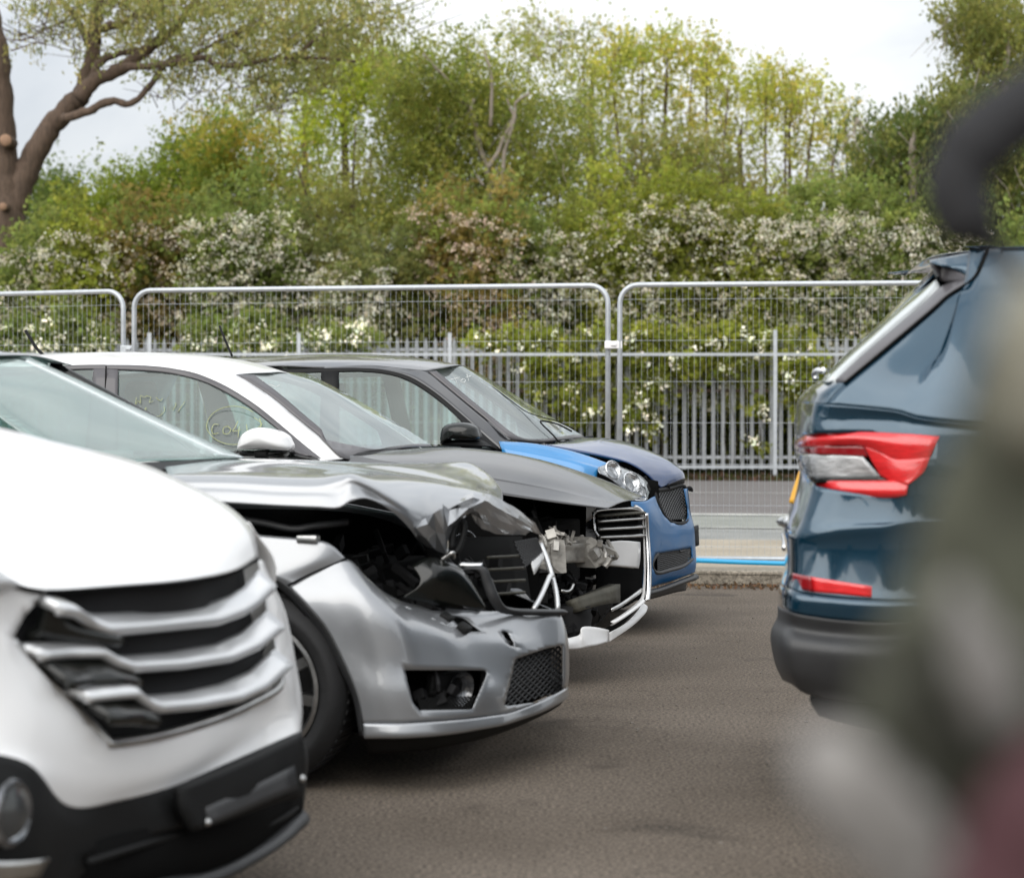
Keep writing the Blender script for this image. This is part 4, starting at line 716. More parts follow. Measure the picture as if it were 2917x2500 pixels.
ko.patch('mud_flap', 'black_plastic', 'G', [[(258,920,.80),(420,925,.84),(700,930,.86),(1238,930,.88)],[(256,965,.80),(420,980,.84),(700,990,.86),(1238,1000,.88)],[(295,1025,.78),(420,1062,.82),(700,1120,.84),(1238,1160,.86)]], nu=4, nv=4)
ls = empty('tail_light', (0,0,0), 0, None, None); ls.parent = ko.root; ls.location = (-.004,-.012,0)
ko.patch('lamp_housing', 'gloss_black', 'F', [[(236,1190,.3),(266,1180,.6),(350,1150,.80),(600,1145,.885),(1060,1168,.925)],[(300,1420,.62),(340,1440,.74),(400,1460,.80),(640,1512,.885),(900,1505,.92)]], nu=5, nv=4, parent=ls).location = (.03,.03,0)
ko.patch('red_lens', 'red_lens', 'F', [
    [(232,1200,.3),(262,1180,.62),(350,1152,.80),(600,1147,.885),(820,1155,.91),(1040,1170,.925)],
    [(228,1220,.3),(262,1205,.64),(350,1185,.82),(600,1182,.90),(810,1210,.922),(1018,1215,.935)],
    [(236,1240,.3),(266,1232,.62),(350,1225,.805),(610,1222,.885),(800,1300,.91),(985,1290,.93)],
    ], nu=6, nv=5, parent=ls)
ko.patch('red_lens', 'dark_red_lens', 'F', [[(236,1238,.3),(266,1230,.62),(350,1223,.805),(480,1222,.85),(620,1222,.885)],[(240,1264,.3),(270,1266,.6),(350,1270,.80),(480,1274,.846),(640,1284,.885)]], nu=5, nv=4, parent=ls)
ko.patch('red_lens', 'red_lens', 'F', [[(620,1222,.886),(700,1250,.90),(800,1298,.912),(985,1288,.932)],[(650,1284,.888),(720,1330,.90),(800,1370,.915),(950,1370,.93)],[(712,1396,.885),(760,1418,.90),(810,1432,.912),(865,1440,.925)]], nu=5, nv=5, parent=ls)
ko.patch('clear_lens', 'clear_lens', 'F', [[(262,1266,.6),(290,1270,.70),(350,1272,.80),(480,1276,.85),(612,1284,.882)],[(275,1330,.6),(300,1335,.70),(355,1340,.80),(500,1345,.85),(665,1345,.888)],[(300,1395,.62),(320,1400,.72),(372,1400,.80),(520,1402,.85),(712,1397,.885)]], nu=5, nv=5, parent=ls)
ko.patch('lens_band', 'gloss_black', 'F', [[(300,1392,.65),(372,1398,.81),(520,1400,.86),(712,1395,.892)],[(320,1425,.65),(376,1430,.81),(520,1424,.86),(760,1420,.90)]], nu=5, nv=3, parent=ls)
ko.patch('red_lens', 'red_lens', 'F', [[(335,1437,.72),(420,1420,.84),(600,1420,.88),(800,1420,.91),(865,1438,.92)],[(345,1446,.73),(440,1462,.85),(600,1470,.89),(780,1480,.915),(860,1470,.925)],[(352,1452,.72),(450,1482,.845),(640,1508,.885),(780,1512,.905),(856,1497,.92)]], nu=5, nv=4, parent=ls)
ko.patch('reflector', 'red_lens', 'G', [[(182,374,.80),(265,390,.885),(400,412,.91),(545,434,.925)],[(182,438,.80),(270,458,.885),(400,470,.91),(545,484,.925)]], nu=4, nv=4, off=1).location = (-.006,-.006,0)
ko.patch('reflector', 'dark_red_lens', 'G', [[(182,372,.82),(222,382,.865),(265,390,.90)],[(182,438,.82),(226,450,.865),(270,458,.90)]], nu=4, nv=4, off=1).location = (-.008,-.008,0)
ko.patch('rear_window', 'rear_glass_sky_haze', 'F', [
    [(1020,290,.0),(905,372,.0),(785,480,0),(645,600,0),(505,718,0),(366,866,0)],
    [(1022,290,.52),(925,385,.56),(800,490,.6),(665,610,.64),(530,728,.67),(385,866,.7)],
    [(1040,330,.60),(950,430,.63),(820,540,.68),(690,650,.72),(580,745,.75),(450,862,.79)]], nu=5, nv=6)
ko.patch('pillar_trim', 'trim_grey', 'F', [
    [(1195,292,.67),(1060,330,.64),(955,425,.66),(825,535,.705),(695,645,.745),(585,740,.775),(455,860,.81)],
    [(1228,290,.69),(1095,378,.725),(1000,460,.755),(860,580,.785),(735,680,.808),(610,785,.832),(508,870,.85)]], nu=5, nv=3, thick=.01)
ko.bar('pillar_gap', 'void_black', 'F', [(1308,122,.63),(1280,190,.655),(1226,288,.695),(1092,377,.73),(998,460,.76),(760,660,.81),(505,872,.855)], .005)
ko.patch('tailgate', 'teal_paint', 'F', [
    [(358,862,0),(380,866,.6),(450,866,.80),(508,869,.852)],
    [(300,905,0),(318,915,.6),(380,920,.81),(450,925,.858)],
    [(240,965,0),(262,977,.5),(318,987,.76),(395,990,.868)]], nu=5, nv=5)
ko.patch('spoiler', 'teal_paint', 'F', [[(985,180,0),(980,182,.55),(1100,160,.58),(1306,124,.62)],[(990,190,0),(990,195,.57),(1100,215,.62),(1270,200,.655)],[(1030,290,0),(1060,205,.57),(1140,240,.62),(1226,284,.68)]], nu=5, nv=5)
ko.patch('spoiler_underside', 'trim_grey', 'F', [[(990,190,0),(985,196,.56),(1060,207,.58),(1226,286,.675)],[(1020,280,0),(1035,270,.54),(1060,300,.58),(1195,296,.66)]], nu=5, nv=4)
ko.patch('roof', 'teal_paint', 'F', [[('L',.44,0,1.715),('L',1.2,0,1.74),('L',2.6,0,1.74)],[('F',1306,122,.62),('F',1514,106,.60),('L',2.6,.60,1.70)]][::-1], sym=True, nu=6, nv=6)
ko.bar('registration_plate', 'yellow_plate', 'F', [(268,1372,.26),(255,1410,.27),(235,1470,.28),(212,1545,.29)], .012)
bd = ko.patch('badge', 'chrome', 'F', [[(172,1628,.30),(200,1622,.34),(222,1634,.40)],[(170,1665,.30),(195,1670,.34),(216,1672,.40)]], nu=4, nv=4, bulge=-.02, thick=.02)
ko.bar('tailgate_handle', 'chrome', 'F', [(165,1720,.2),(172,1760,.25),(168,1800,.3)], .010)
wm = ko.bar('rear_wiper', 'chrome', 'F', [(345,850,.05),(335,820,.05),(352,800,.08),(380,803,.1),(392,788,.1)], .010); wm['label'] = 'bright wiper boss at the foot of the rear window'
ko.box('underbody', 'void_black', (.1,-.8,.3), (2.6,.8,.55)); ko.wheel(.95,.90,.36,.24,.24); ko.wheel(.95,.90,.36,.24,.24,side=-1)
ko.patch('rear_quarter', 'teal_paint', 'S', [[('L',.75,-.62,1.68),('L',1.5,-.6,1.7),('L',2.6,-.59,1.7)],[('L',.30,-.85,1.25),('L',1.3,-.9,1.2),('L',2.6,-.91,1.2)],[('L',.2,-.86,1.0),('L',1.3,-.93,.95),('L',2.6,-.94,.95)],[('L',.2,-.88,.3),('L',1.3,-.92,.3),('L',2.6,-.92,.3)]])
ko.patch('tailgate', 'teal_paint', 'S', [[('L',.75,-.64,1.66),('L',.30,-.84,1.26),('L',.20,-.86,1.0),('L',.20,-.88,.35)],[('L',.52,-.3,1.69),('L',.12,-.4,1.25),('L',.09,-.4,1.0),('L',.09,-.4,.35)],[('L',.48,-.02,1.68),('L',.05,-.02,1.24),('L',.04,-.02,1.0),('L',.03,-.02,.35)]])
# the part of the estate beyond the frame: doors, side glass, bonnet
ko.patch('side_window', 'gloss_black', 'S', [[('L',.95,.915,1.20),('L',1.8,.925,1.19),('L',2.6,.925,1.18)],[('L',1.05,.80,1.46),('L',1.8,.795,1.48),('L',2.6,.79,1.46)],[('L',1.15,.71,1.585),('L',1.8,.71,1.60),('L',2.6,.71,1.60)]], nu=4, nv=4)
ko.bar('door_gap', 'void_black', 'S', [('L',1.0,.93,1.15),('L',1.02,.953,.95),('L',1.1,.955,.7),('L',1.35,.952,.45)], .004)
ko.patch('front_door', 'teal_paint', 'S', [[('L',2.6,.91,1.20),('L',3.4,.90,1.14),('L',4.2,.82,1.02),('L',4.55,.66,.92)],[('L',2.6,.95,.95),('L',3.4,.94,.92),('L',4.2,.88,.85),('L',4.62,.70,.78)],[('L',2.6,.95,.5),('L',3.4,.94,.48),('L',4.2,.88,.46),('L',4.66,.70,.45)],[('L',2.6,.91,.27),('L',3.4,.90,.27),('L',4.2,.85,.27),('L',4.6,.68,.27)]], mir=True)
ko.patch('bonnet', 'teal_paint', 'S', [[('L',3.2,.88,1.16),('L',3.9,.84,1.08),('L',4.55,.66,.92)],[('L',3.1,0,1.22),('L',3.9,0,1.14),('L',4.72,0,.95)]], sym=True)
ko.patch('windscreen', 'screen_glass', 'S', [[('L',2.55,.6,1.64),('L',3.2,.78,1.17)],[('L',2.65,0,1.70),('L',3.15,0,1.23)]], sym=True, thick=0)
ko.patch('front_window', 'gloss_black', 'S', [[('L',2.6,.92,1.19),('L',3.15,.90,1.17)],[('L',2.6,.71,1.58),('L',2.66,.70,1.56)]], mir=True)
ko.patch('front_bumper', 'teal_paint', 'S', [[('L',4.55,.68,.92),('L',4.64,.70,.6),('L',4.6,.68,.27)],[('L',4.74,0,.95),('L',4.82,0,.6),('L',4.76,0,.27)]], sym=True)
ko.wheel(3.75,.90,.36,.24,.24); ko.wheel(3.75,.90,.36,.24,.24,side=-1)
# chalk writing on the glass
def scrawl(c, name, m, z, strokes, v, r):
    mb = MB()
    for st in strokes: mb.tube([Vector(q_) for q_ in crom([tuple(c.P(z, x, y, v(x, y))) for x, y in st], 4)], r, 5)
    return mb.build(name, m, c.root)
vs_ = lambda x, y: .655 + (y - 322) / 478 * .172 + .012
circ = [(1380+160*math.cos(a)*1.0, 640+118*math.sin(a)+ (10 if a > 3 else 0)) for a in np.linspace(-.3, 5.5, 22)]
letters = [[(1290,640),(1262,640),(1250,668),(1258,695),(1290,690)], [(1345,650),(1320,660),(1318,690),(1345,695),(1362,672),(1345,650)], [(1405,620),(1385,660),(1375,680),(1420,672)], [(1412,650),(1405,715)], [(1455,640),(1462,700)], [(1500,600),(1530,620),(1545,640),(1520,660)]]
scrawl(a3, 'chalk_writing', 'marker_yellow', 'B', [circ] + letters, vs_, .0015)
scrawl(a3, 'chalk_writing', 'marker_yellow', 'B', [[(805,480),(800,520),(815,500),(830,515),(828,470),(850,480),(870,470)],[(860,470),(890,480),(880,510),(905,500)],[(920,480),(945,500),(960,485)],[(850,560),(862,540),(858,590)],[(900,590),(940,590),(970,560),(968,535)],[(1020,560),(1040,520),(1030,515)],[(1050,565),(1090,505)]], vs_, .0011)
scrawl(sm, 'chalk_writing', 'marker_white', 'E', [[(835,225),(880,215)],[(858,220),(868,248)],[(895,222),(885,235),(900,240),(908,228),(895,222)],[(915,200),(925,236)],[(910,215),(935,208)]], lambda x, y: .40 - (x-835)*.0012, .0015)
scrawl(a3, 'chalk_writing', 'marker_white', 'B', [[(1505,375),(1500,395),(1515,380),(1525,395),(1535,378),(1555,385)],[(1580,410),(1600,405),(1625,418),(1650,408)]], lambda x, y: .40, .0014)
# =================================================================== GROUND, ROAD, FENCES
TH = math.radians(11); EX = Vector((math.cos(TH), -math.sin(TH), 0)); EN = Vector((math.sin(TH), math.cos(TH), 0))
def on(e, n, z): return EX * e + EN * n + Vector((0, 0, z))
def sheet(name, n0, n1, z, m, e0=-220, e1=220, th=0):
    V = [on(e0, n0, z), on(e1, n0, z), on(e1, n1, z), on(e0, n1, z)]
    o = mesh(name, V, [(0,1,2,3)], m, None, False); return tag(o, kind='structure')
def ground_mat(name, c1, c2, sc, grain=180., gb=.5, crack=False, c3=None, rough=.9, speck=.35):
    m = bpy.data.materials.new(name); m.use_nodes = True; t = m.node_tree; b = t.nodes['Principled BSDF']; n = t.nodes.new; l = t.links.new
    c = n('ShaderNodeTexCoord'); b.inputs['Roughness'].default_value = rough; b.inputs['Specular IOR Level'].default_value = .25
    a = n('ShaderNodeTexNoise'); a.inputs['Scale'].default_value = sc; a.inputs['Detail'].default_value = 8; a.inputs['Roughness'].default_value = .6; l(c.outputs['Object'], a.inputs['Vector'])
    r = n('ShaderNodeValToRGB'); r.color_ramp.elements[0].position = .35; r.color_ramp.elements[1].position = .65; r.color_ramp.elements[0].color = (*c1, 1); r.color_ramp.elements[1].color = (*c2, 1); l(a.outputs['Fac'], r.inputs[0])
    g = n('ShaderNodeTexNoise'); g.inputs['Scale'].default_value = grain; g.inputs['Detail'].default_value = 3; g.inputs['Roughness'].default_value = .8; l(c.outputs['Object'], g.inputs['Vector'])
    gr2 = n('ShaderNodeMapRange'); gr2.inputs[1].default_value = .35; gr2.inputs[2].default_value = .65; gr2.inputs[3].default_value = 1 - speck; gr2.inputs[4].default_value = 1 + speck; l(g.outputs['Fac'], gr2.inputs[0])
    mu = n('ShaderNodeVectorMath'); mu.operation = 'SCALE'; l(r.outputs[0], mu.inputs[0]); l(gr2.outputs[0], mu.inputs['Scale']); out = mu.outputs[0]
    if crack:
        v = n('ShaderNodeTexVoronoi'); v.feature = 'DISTANCE_TO_EDGE'; v.inputs['Scale'].default_value = .55
        wn = n('ShaderNodeTexNoise'); wn.inputs['Scale'].default_value = 2.5; wn.inputs['Detail'].default_value = 6; l(c.outputs['Object'], wn.inputs['Vector'])
        ad = n('ShaderNodeVectorMath'); ad.operation = 'ADD'; l(c.outputs['Object'], ad.inputs[0]); sc_ = n('ShaderNodeVectorMath'); sc_.operation = 'SCALE'; sc_.inputs['Scale'].default_value = .8; l(wn.outputs['Color'], sc_.inputs[0]); l(sc_.outputs[0], ad.inputs[1]); l(ad.outputs[0], v.inputs['Vector'])
        cm = n('ShaderNodeMapRange'); cm.inputs[1].default_value = .001; cm.inputs[2].default_value = .006; cm.inputs[3].default_value = .78; cm.inputs[4].default_value = 1; l(v.outputs['Distance'], cm.inputs[0])
        m3 = n('ShaderNodeVectorMath'); m3.operation = 'SCALE'; l(out, m3.inputs[0]); l(cm.outputs[0], m3.inputs['Scale']); out = m3.outputs[0]
    if crack:                                        # old oil stains and worn patches
        sn = n('ShaderNodeTexNoise'); sn.inputs['Scale'].default_value = 1.9; sn.inputs['Detail'].default_value = 5; sn.inputs['Distortion'].default_value = .6; l(c.outputs['Object'], sn.inputs['Vector'])
        sm_ = n('ShaderNodeMapRange'); sm_.inputs[1].default_value = .60; sm_.inputs[2].default_value = .70; sm_.inputs[3].default_value = 1; sm_.inputs[4].default_value = .62; l(sn.outputs['Fac'], sm_.inputs[0])
        m4 = n('ShaderNodeVectorMath'); m4.operation = 'SCALE'; l(out, m4.inputs[0]); l(sm_.outputs[0], m4.inputs['Scale']); out = m4.outputs[0]
    l(out, b.inputs['Base Color'])
    u = n('ShaderNodeBump'); u.inputs['Strength'].default_value = gb; u.inputs['Distance'].default_value = .006; l(g.outputs['Fac'], u.inputs['Height']); l(u.outputs[0], b.inputs['Normal'])
    MATS[name] = m
ground_mat('yard_asphalt', (.092,.074,.057), (.142,.117,.094), .7, 75, .9, True, speck=.75)
ground_mat('road_asphalt', (.13,.12,.116), (.165,.152,.147), .5, 120, .4, speck=.2)
ground_mat('pavement_grit', (.30,.262,.205), (.38,.335,.27), 1.2, 60, .5, speck=.2)
ground_mat('green_strip', (.20,.21,.19), (.26,.265,.24), 1.5, 80, .4)
ground_mat('grey_strip', (.21,.215,.205), (.27,.27,.255), 1.5, 80, .4)
ground_mat('line_paint', (.32,.32,.30), (.45,.45,.42), 4, 80, .2)
ground_mat('soil', (.035,.028,.02), (.07,.06,.035), 2, 30, .8)
sheet('yard', -220, 14.62, 0, 'yard_asphalt')
sheet('ground', 14.6, 500, .078, 'soil', -400, 400)
sheet('pavement', 14.70, 18.3, .088, 'pavement_grit')
sheet('verge_strip', 18.3, 20.0, .084, 'grey_strip')
sheet('cycle_lane', 20.0, 22.5, .086, 'green_strip')
sheet('road', 22.5, 33.2, .082, 'road_asphalt')
sheet('road_marking', 22.35, 22.75, .092, 'line_paint'); sheet('road_marking', 20.0, 20.12, .092, 'line_paint')
sheet('road_marking', 28.4, 28.55, .087, 'line_paint')
# kerb stones
kb = MB(); r = random.Random(3)
for i in range(-30, 30):
    kb.box((0.004, 0, 0), (.906, .13, .098 + r.uniform(-.004, .004)), Matrix.Translation(on(i * .915, 14.6 + r.uniform(-.006, .006), -.0)) @ Matrix.Rotation(-TH, 4, 'Z'))
ground_mat('kerb_stone', (.17,.15,.12), (.30,.265,.215), 6, 40, .9, speck=.5)
tag(kb.build('kerb', 'kerb_stone', None, smooth=False, bev=.012), kind='structure')

def fence_panel(e0, P0, P1, label):                 # mobile mesh panel between two feet on the ground
    d = (P1 - P0); L = d.length; rz = math.atan2(d.y, d.x); t = empty('mesh_fence_panel', P0, rz, label, 'fence', 'mobile mesh fence panels along the yard'); h0, h1, R, cr = .005, 1.995, .019, .13
    fr = []
    for cx_, cz, a0 in ((cr, h1-cr, 180), (L-cr, h1-cr, 90)):
        for k in range(7):
            a = math.radians(a0 - 15*k); fr.append((cx_ + cr*math.cos(a), 0, cz + cr*math.sin(a)))
    MB().tube([(0,0,-.05)] + fr + [(L,0,-.05)], R, 12).tube([(R,0,h0+.05),(L-R,0,h0+.05)], R*.95, 10).build('frame', 'galvanised', t)
    mb = MB(); n = int((L-.06)/.0412)
    for k in range(1, n):
        x = .03 + (L-.06)*k/n; c = max(0, cr - min(x, L-x)); z1 = h1 - (cr - math.sqrt(max(0, cr*cr - c*c)) if c > 0 else 0)
        mb.tube([(x, .003, h0+.05), (x, .003, z1-.01)], .0011, 4, False)
    for k in range(7): 
        z = .14 + .292*k; mb.tube([(.01, -.001, z), (L-.01, -.001, z)], .0017, 4, False)
    mb.build('mesh_infill', 'galvanised', t)
    return t
gpt = lambda x, Y: Vector(((x/.7103 - CX)/F_PX*Y, Y, .098))
fp = [(-560, 17.3, 250, 15.92, 'mesh fence panel at the far left, ending above the white hatchback roof'), (272, 15.85, 1230, 15.16, 'middle mesh fence panel, rising behind the two wrecked hatchback roofs'), (1254, 15.12, 2190, 14.75, 'mesh fence panel on the right, running behind the teal car')]
for x0, Y0, x1, Y1, lb in fp: fence_panel(0, gpt(x0, Y0), gpt(x1, Y1), lb)
for px, Y, zc, m_, lb in ((1241, 15.13, 697, 'white_tape', 'white tape clip joining the middle and right fence panels'), (261, 15.88, 706, 'galvanised', 'grey metal clamp joining the left and middle fence panels')):
    p = atY('P', px, zc, Y); b = MB().box((-.062,-.028,-.030),(.062,.028,.026)); b.box((-.02,-.04,-.012),(.02,-.026,.012))
    o = b.build('fence_clip', m_, None, smooth=False, bev=.006); o.location = p; tag(o, lb, 'clip', 'clips joining the fence panels')
for px, Y in ((261, 15.9), (1241, 15.14), (2180, 14.75)):
    p = gpt(px, Y); b = MB().box((-.32,-.11,-.095),(.32,.11,.03)); o = b.build('ballast_block', 'block_concrete', None, smooth=False, bev=.02); o.location = p
    tag(o, 'concrete foot block under the mesh fence %s' % ('between the left and middle panels' if px < 500 else 'between the middle and right panels' if px < 2000 else 'behind the teal car'), 'block', 'feet of the mesh fence')
q = [atY('P', x, y, Y) for x, y, Y in ((1100, 1122, 15.1), (1400, 1133, 14.95), (1500, 1137, 14.9), (1600, 1140, 14.85), (1900, 1149, 14.7))]
tag(MB().tube(q, .017, 10).build('water_pipe', 'blue_tube'), 'bright blue plastic pipe lying along the bottom rail of the fence', 'pipe')
# palisade fence across the road
YP = 35.9
def palis(x0, x1, lab):
    P0 = atY('P', x0, 960, YP + (1236-x0)*.0006); P1 = atY('P', x1, 960, YP + (1236-x1)*.0006); d = P1 - P0; L = d.length
    t = empty('palisade_panel', Vector((P0.x, P0.y, .09)), math.atan2(d.y, d.x), lab, 'fence', 'palisade fence bays across the road'); n = max(3, round(L/.158)); ms = []
    for k in range(n):
        r_ = MB(); 
        prof = [(-.034,.0),(-.022,-.018),(0,-.005),(.022,-.018),(.034,.0),(0,.006)]; zz = [.1, 2.2, 2.32]
        V = [(px * (1 if z < 2.3 else .35), py, z) for z in zz for px, py in prof]; Fc = [(i*6+j, i*6+(j+1)%6, (i+1)*6+(j+1)%6, (i+1)*6+j) for i in range(2) for j in range(6)] + [tuple(range(12, 18))]
        o = r_.add(V, Fc).build('pale', 'galvanised_dull', t, smooth=False) if k == 0 else None
        if k: o = first.copy(); COL.objects.link(o); o.parent = t
        else: first = o
        o.location = (L*(k+.5)/n, 0, 0)
    for z, m_ in ((.30, 'galvanised_dull'), (1.42, 'rusty_rail'), (2.12, 'galvanised_dull')):
        MB().box((0,.01,z-.025),(L,.05,z+.025)).build('rail', m_, t, smooth=False)
    return t
xs = [-300, 10, 305, 605, 910, 1240, 1570, 1910, 2250]
where = ['outside left edge', 'left edge, behind the white blossom', 'behind the roof of the white hatchback', 'above the windscreen of the white hatchback', 'above the black-roofed small car', 'behind the right mesh panel, left of the tall post', 'behind the right mesh panel, right of the tall post', 'behind the teal car']
for i in range(8): palis(xs[i], xs[i+1], 'grey palisade fence bay ' + where[i])
rl = empty('roadside_railing', atY('P', 1236, 1000, 34.6) * Vector((1,1,0)) if False else Vector((0, 34.6, .09)), 0, 'galvanised post and rail barrier standing in front of the palisade fence', 'railing')
for px, ztop in ((303,2.35),(605,2.35),(910,2.35),(1568,2.4)):
    x = (px/.7103 - CX)/F_PX*34.6
    MB().box((-.03,-.03,0),(.03,.03,ztop)).build('post', 'galvanised', rl, smooth=False).location = (x, 0, 0)
for z in (2.0, .17): MB().box((-14,-.02,z-.022),(14,.02,z+.022)).build('rail', 'galvanised', rl, smooth=False)

# =================================================================== VEGETATION
def leaf_mat(name, trans=.35, rough=.6):
    m = bpy.data.materials.new(name); m.use_nodes = True; t = m.node_tree; b = t.nodes['Principled BSDF']; o = t.nodes['Material Output']
    a = t.nodes.new('ShaderNodeAttribute'); a.attribute_name = 'Col'; b.inputs['Roughness'].default_value = rough; b.inputs['Specular IOR Level'].default_value = .3
    tr = t.nodes.new('ShaderNodeBsdfTranslucent'); mx_ = t.nodes.new('ShaderNodeMixShader'); mx_.inputs[0].default_value = trans
    t.links.new(a.outputs['Color'], b.inputs['Base Color']); t.links.new(a.outputs['Color'], tr.inputs[0]); t.links.new(b.outputs[0], mx_.inputs[1]); t.links.new(tr.outputs[0], mx_.inputs[2]); t.links.new(mx_.outputs[0], o.inputs[0]); MATS[name] = m
leaf_mat('leaf', .6); leaf_mat('petal', .3, .7)
mat('bark', (.14,.095,.068), .9, noise=.6, nscale=7, bump=1., bscale=9, stretch=(3,3,.5)); mat('cut_wood', (.36,.22,.14), .85, noise=.45, nscale=14, bump=.4, bscale=30)
mat('birch_bark', (.34,.29,.24), .8, noise=.4, nscale=5); mat('twig', (.10,.075,.05), .9)
DENS = .62; TWD = .5
def leaves(name, C, size, cols, parent, m='leaf', aspect=1.6, droop=0., jit=.22):
    C = np.asarray(C, float); n = len(C); a = rng.normal(size=(n, 3)); a[:, 2] -= droop * 2.5; a /= np.linalg.norm(a, axis=1)[:, None]
    b = rng.normal(size=(n, 3)); b -= a * (a * b).sum(1)[:, None]; b /= np.linalg.norm(b, axis=1)[:, None]
    s = size * rng.uniform(.6, 1.35, n)[:, None]; A = a * s * aspect * .5; B = b * s * .5
    V = np.stack([C - A, C + B * .9 - A * .1, C + A, C - B * .9 - A * .1], 1).reshape(-1, 3).astype(np.float32)
    me = bpy.data.meshes.new(name); me.vertices.add(4 * n); me.vertices.foreach_set('co', V.ravel()); me.loops.add(4 * n); me.loops.foreach_set('vertex_index', np.arange(4 * n, dtype=np.int32))
    me.polygons.add(n); me.polygons.foreach_set('loop_start', np.arange(0, 4 * n, 4, dtype=np.int32)); me.polygons.foreach_set('loop_total', np.full(n, 4, np.int32)); me.update()
    col = np.repeat(np.concatenate([cols * rng.uniform(1 - jit, 1 + jit, (n, 1)) * rng.uniform(.93, 1.07, (n, 3)), np.ones((n, 1))], 1), 4, 0).astype(np.float32)
    at_ = me.color_attributes.new('Col', 'FLOAT_COLOR', 'POINT'); at_.data.foreach_set('color', col.ravel()); me.materials.append(MATS[m])
    o = bpy.data.objects.new(name, me); COL.objects.link(o); o.parent = parent; return o
LEAF = 2.3
def clumps(blobs, Y, dY, root, pal):                 # blobs: display px ellipses filled with clumps; returns leaf centres and colours
    P_, K_ = [], []; R0 = np.array(root.location)
    for cx_, cy_, rx, ry, nc, nl, rad in blobs:
        for i in range(nc):
            while True:
                u, v = rng.uniform(-1, 1, 2)
                if u*u + v*v < 1: break
            yy = Y + rng.uniform(-1, 1) * dY; c = np.array(atY('P', cx_ + u * rx, cy_ + v * ry, yy)); k = max(3, int(nl * DENS * rng.uniform(.5, 1.4)))
            sp = rad * rng.uniform(.6, 1.3); nt_ = max(2, k // 9); st = rng.normal(size=(nt_, 3)) * sp * .45; dr = rng.normal(size=(nt_, 3)); dr[:, 2] += TWD; dr /= np.linalg.norm(dr, axis=1)[:, None]
            ti = rng.integers(0, nt_, k); g = st[ti] + dr[ti] * (rng.uniform(-.2, 1, (k, 1)) * sp * 2.0) + rng.normal(size=(k, 3)) * .035       # leaves strung along twigs
            base = np.array(pal[rng.integers(len(pal))]) * LEAF * rng.uniform(.78, 1.22); P_.append(c + g - R0); K_.append(np.tile(base, (k, 1)))
    P_ = np.concatenate(P_); K_ = np.concatenate(K_); ok = P_[:, 2] > .03; return P_[ok], K_[ok]
def limb(mb, root, pts, r0, r1, zone='P', Y=40, n=9, wob=0.):
    P = [atY(zone, x, y, Y + (wob * math.sin(i * 1.7) if wob else 0)) - Vector(root.location) for i, (x, y) in enumerate(pts)]
    P = [Vector(q_) for q_ in crom([tuple(p) for p in P], 5)]; k = len(P); rr = random.Random(int(r0*1e5)+k); R = [r0 + (r1 - r0) * i / (k - 1) + min(.012, r0*.1) * rr.uniform(-1, 1) for i in range(k)]
    P = [p + Vector((rr.uniform(-1,1), rr.uniform(-1,1), rr.uniform(-1,1))) * min(.022, R[i] * .2) for i, p in enumerate(P)]; mb.tube(P, R, n); return P
def twigs(mb, root, blobs, Y, dY, n, r=.012, up=1.0, L=(.5, 1.4), seed=1):
    q = random.Random(seed)
    for cx_, cy_, rx, ry, *_ in blobs:
        for i in range(n):
            a, b = q.uniform(-1, 1), q.uniform(-1, 1)
            p = atY('P', cx_ + a * rx * .8, cy_ + b * ry * .8, Y + q.uniform(-dY, dY)) - Vector(root.location); l_ = q.uniform(*L); d = Vector((q.uniform(-.5, .5), q.uniform(-.3, .3), up)).normalized()
            p2 = p + d * l_ * .5 + Vector((q.uniform(-.08, .08), 0, 0)); mb.tube([p, p2, p + d * l_ + Vector((q.uniform(-.15, .15), 0, 0))], [r, r * .7, r * .3], 4, False)
def tree_root(name, px, Y, label, group=None, cat='tree'): p = atY('P', px, 1000, Y); return empty(name, (p.x, p.y, .08), 0, label, cat, group)
G_ = 'trees standing behind the hedge'
# big willow at the left
YW = 40.5; t = tree_root('willow_tree', 5, YW, 'big bare-limbed willow with two sawn branch stumps at the left edge'); mb = MB()
limb(mb, t, [(-12, 1010), (0, 760), (2, 560), (8, 480), (12, 420), (5, 350), (0, 290), (-6, 200), (-10, 120), (-30, 20), (-50, -80)], .46, .22, Y=YW, n=14)
limb(mb, t, [(22, 430), (42, 370), (68, 318), (105, 255), (140, 215), (165, 190), (185, 120), (190, 60), (200, 0), (205, -80)], .27, .09, Y=YW, n=12)
limb(mb, t, [(160, 200), (190, 165), (245, 140), (300, 100), (350, 60), (400, -5), (440, -60)], .16, .05, Y=YW-.6, n=9)
limb(mb, t, [(125, 240), (180, 225), (222, 205), (262, 210), (290, 190), (320, 150), (345, 120), (400, 108), (460, 75), (560, 40)], .09, .03, Y=YW-1, n=8)
limb(mb, t, [(190, 160), (200, 130), (240, 110), (300, 100)], .09, .05, Y=YW-.4, n=7); limb(mb, t, [(250, 138), (330, 132), (410, 118), (440, 132), (500, 130), (560, 118), (640, 118), (720, 125)], .075, .025, Y=YW-1.4, n=7)
limb(mb, t, [(330, 70), (326, 20), (340, -60)], .09, .04, Y=YW, n=7); limb(mb, t, [(180, 90), (150, 30), (110, -10)], .08, .03, Y=YW, n=7); limb(mb, t, [(600, 115), (640, 80), (690, 60), (740, 30)], .045, .02, Y=YW-1.4, n=6); limb(mb, t, [(200, 60), (260, 40), (320, -10)], .09, .03, Y=YW-.2, n=6)
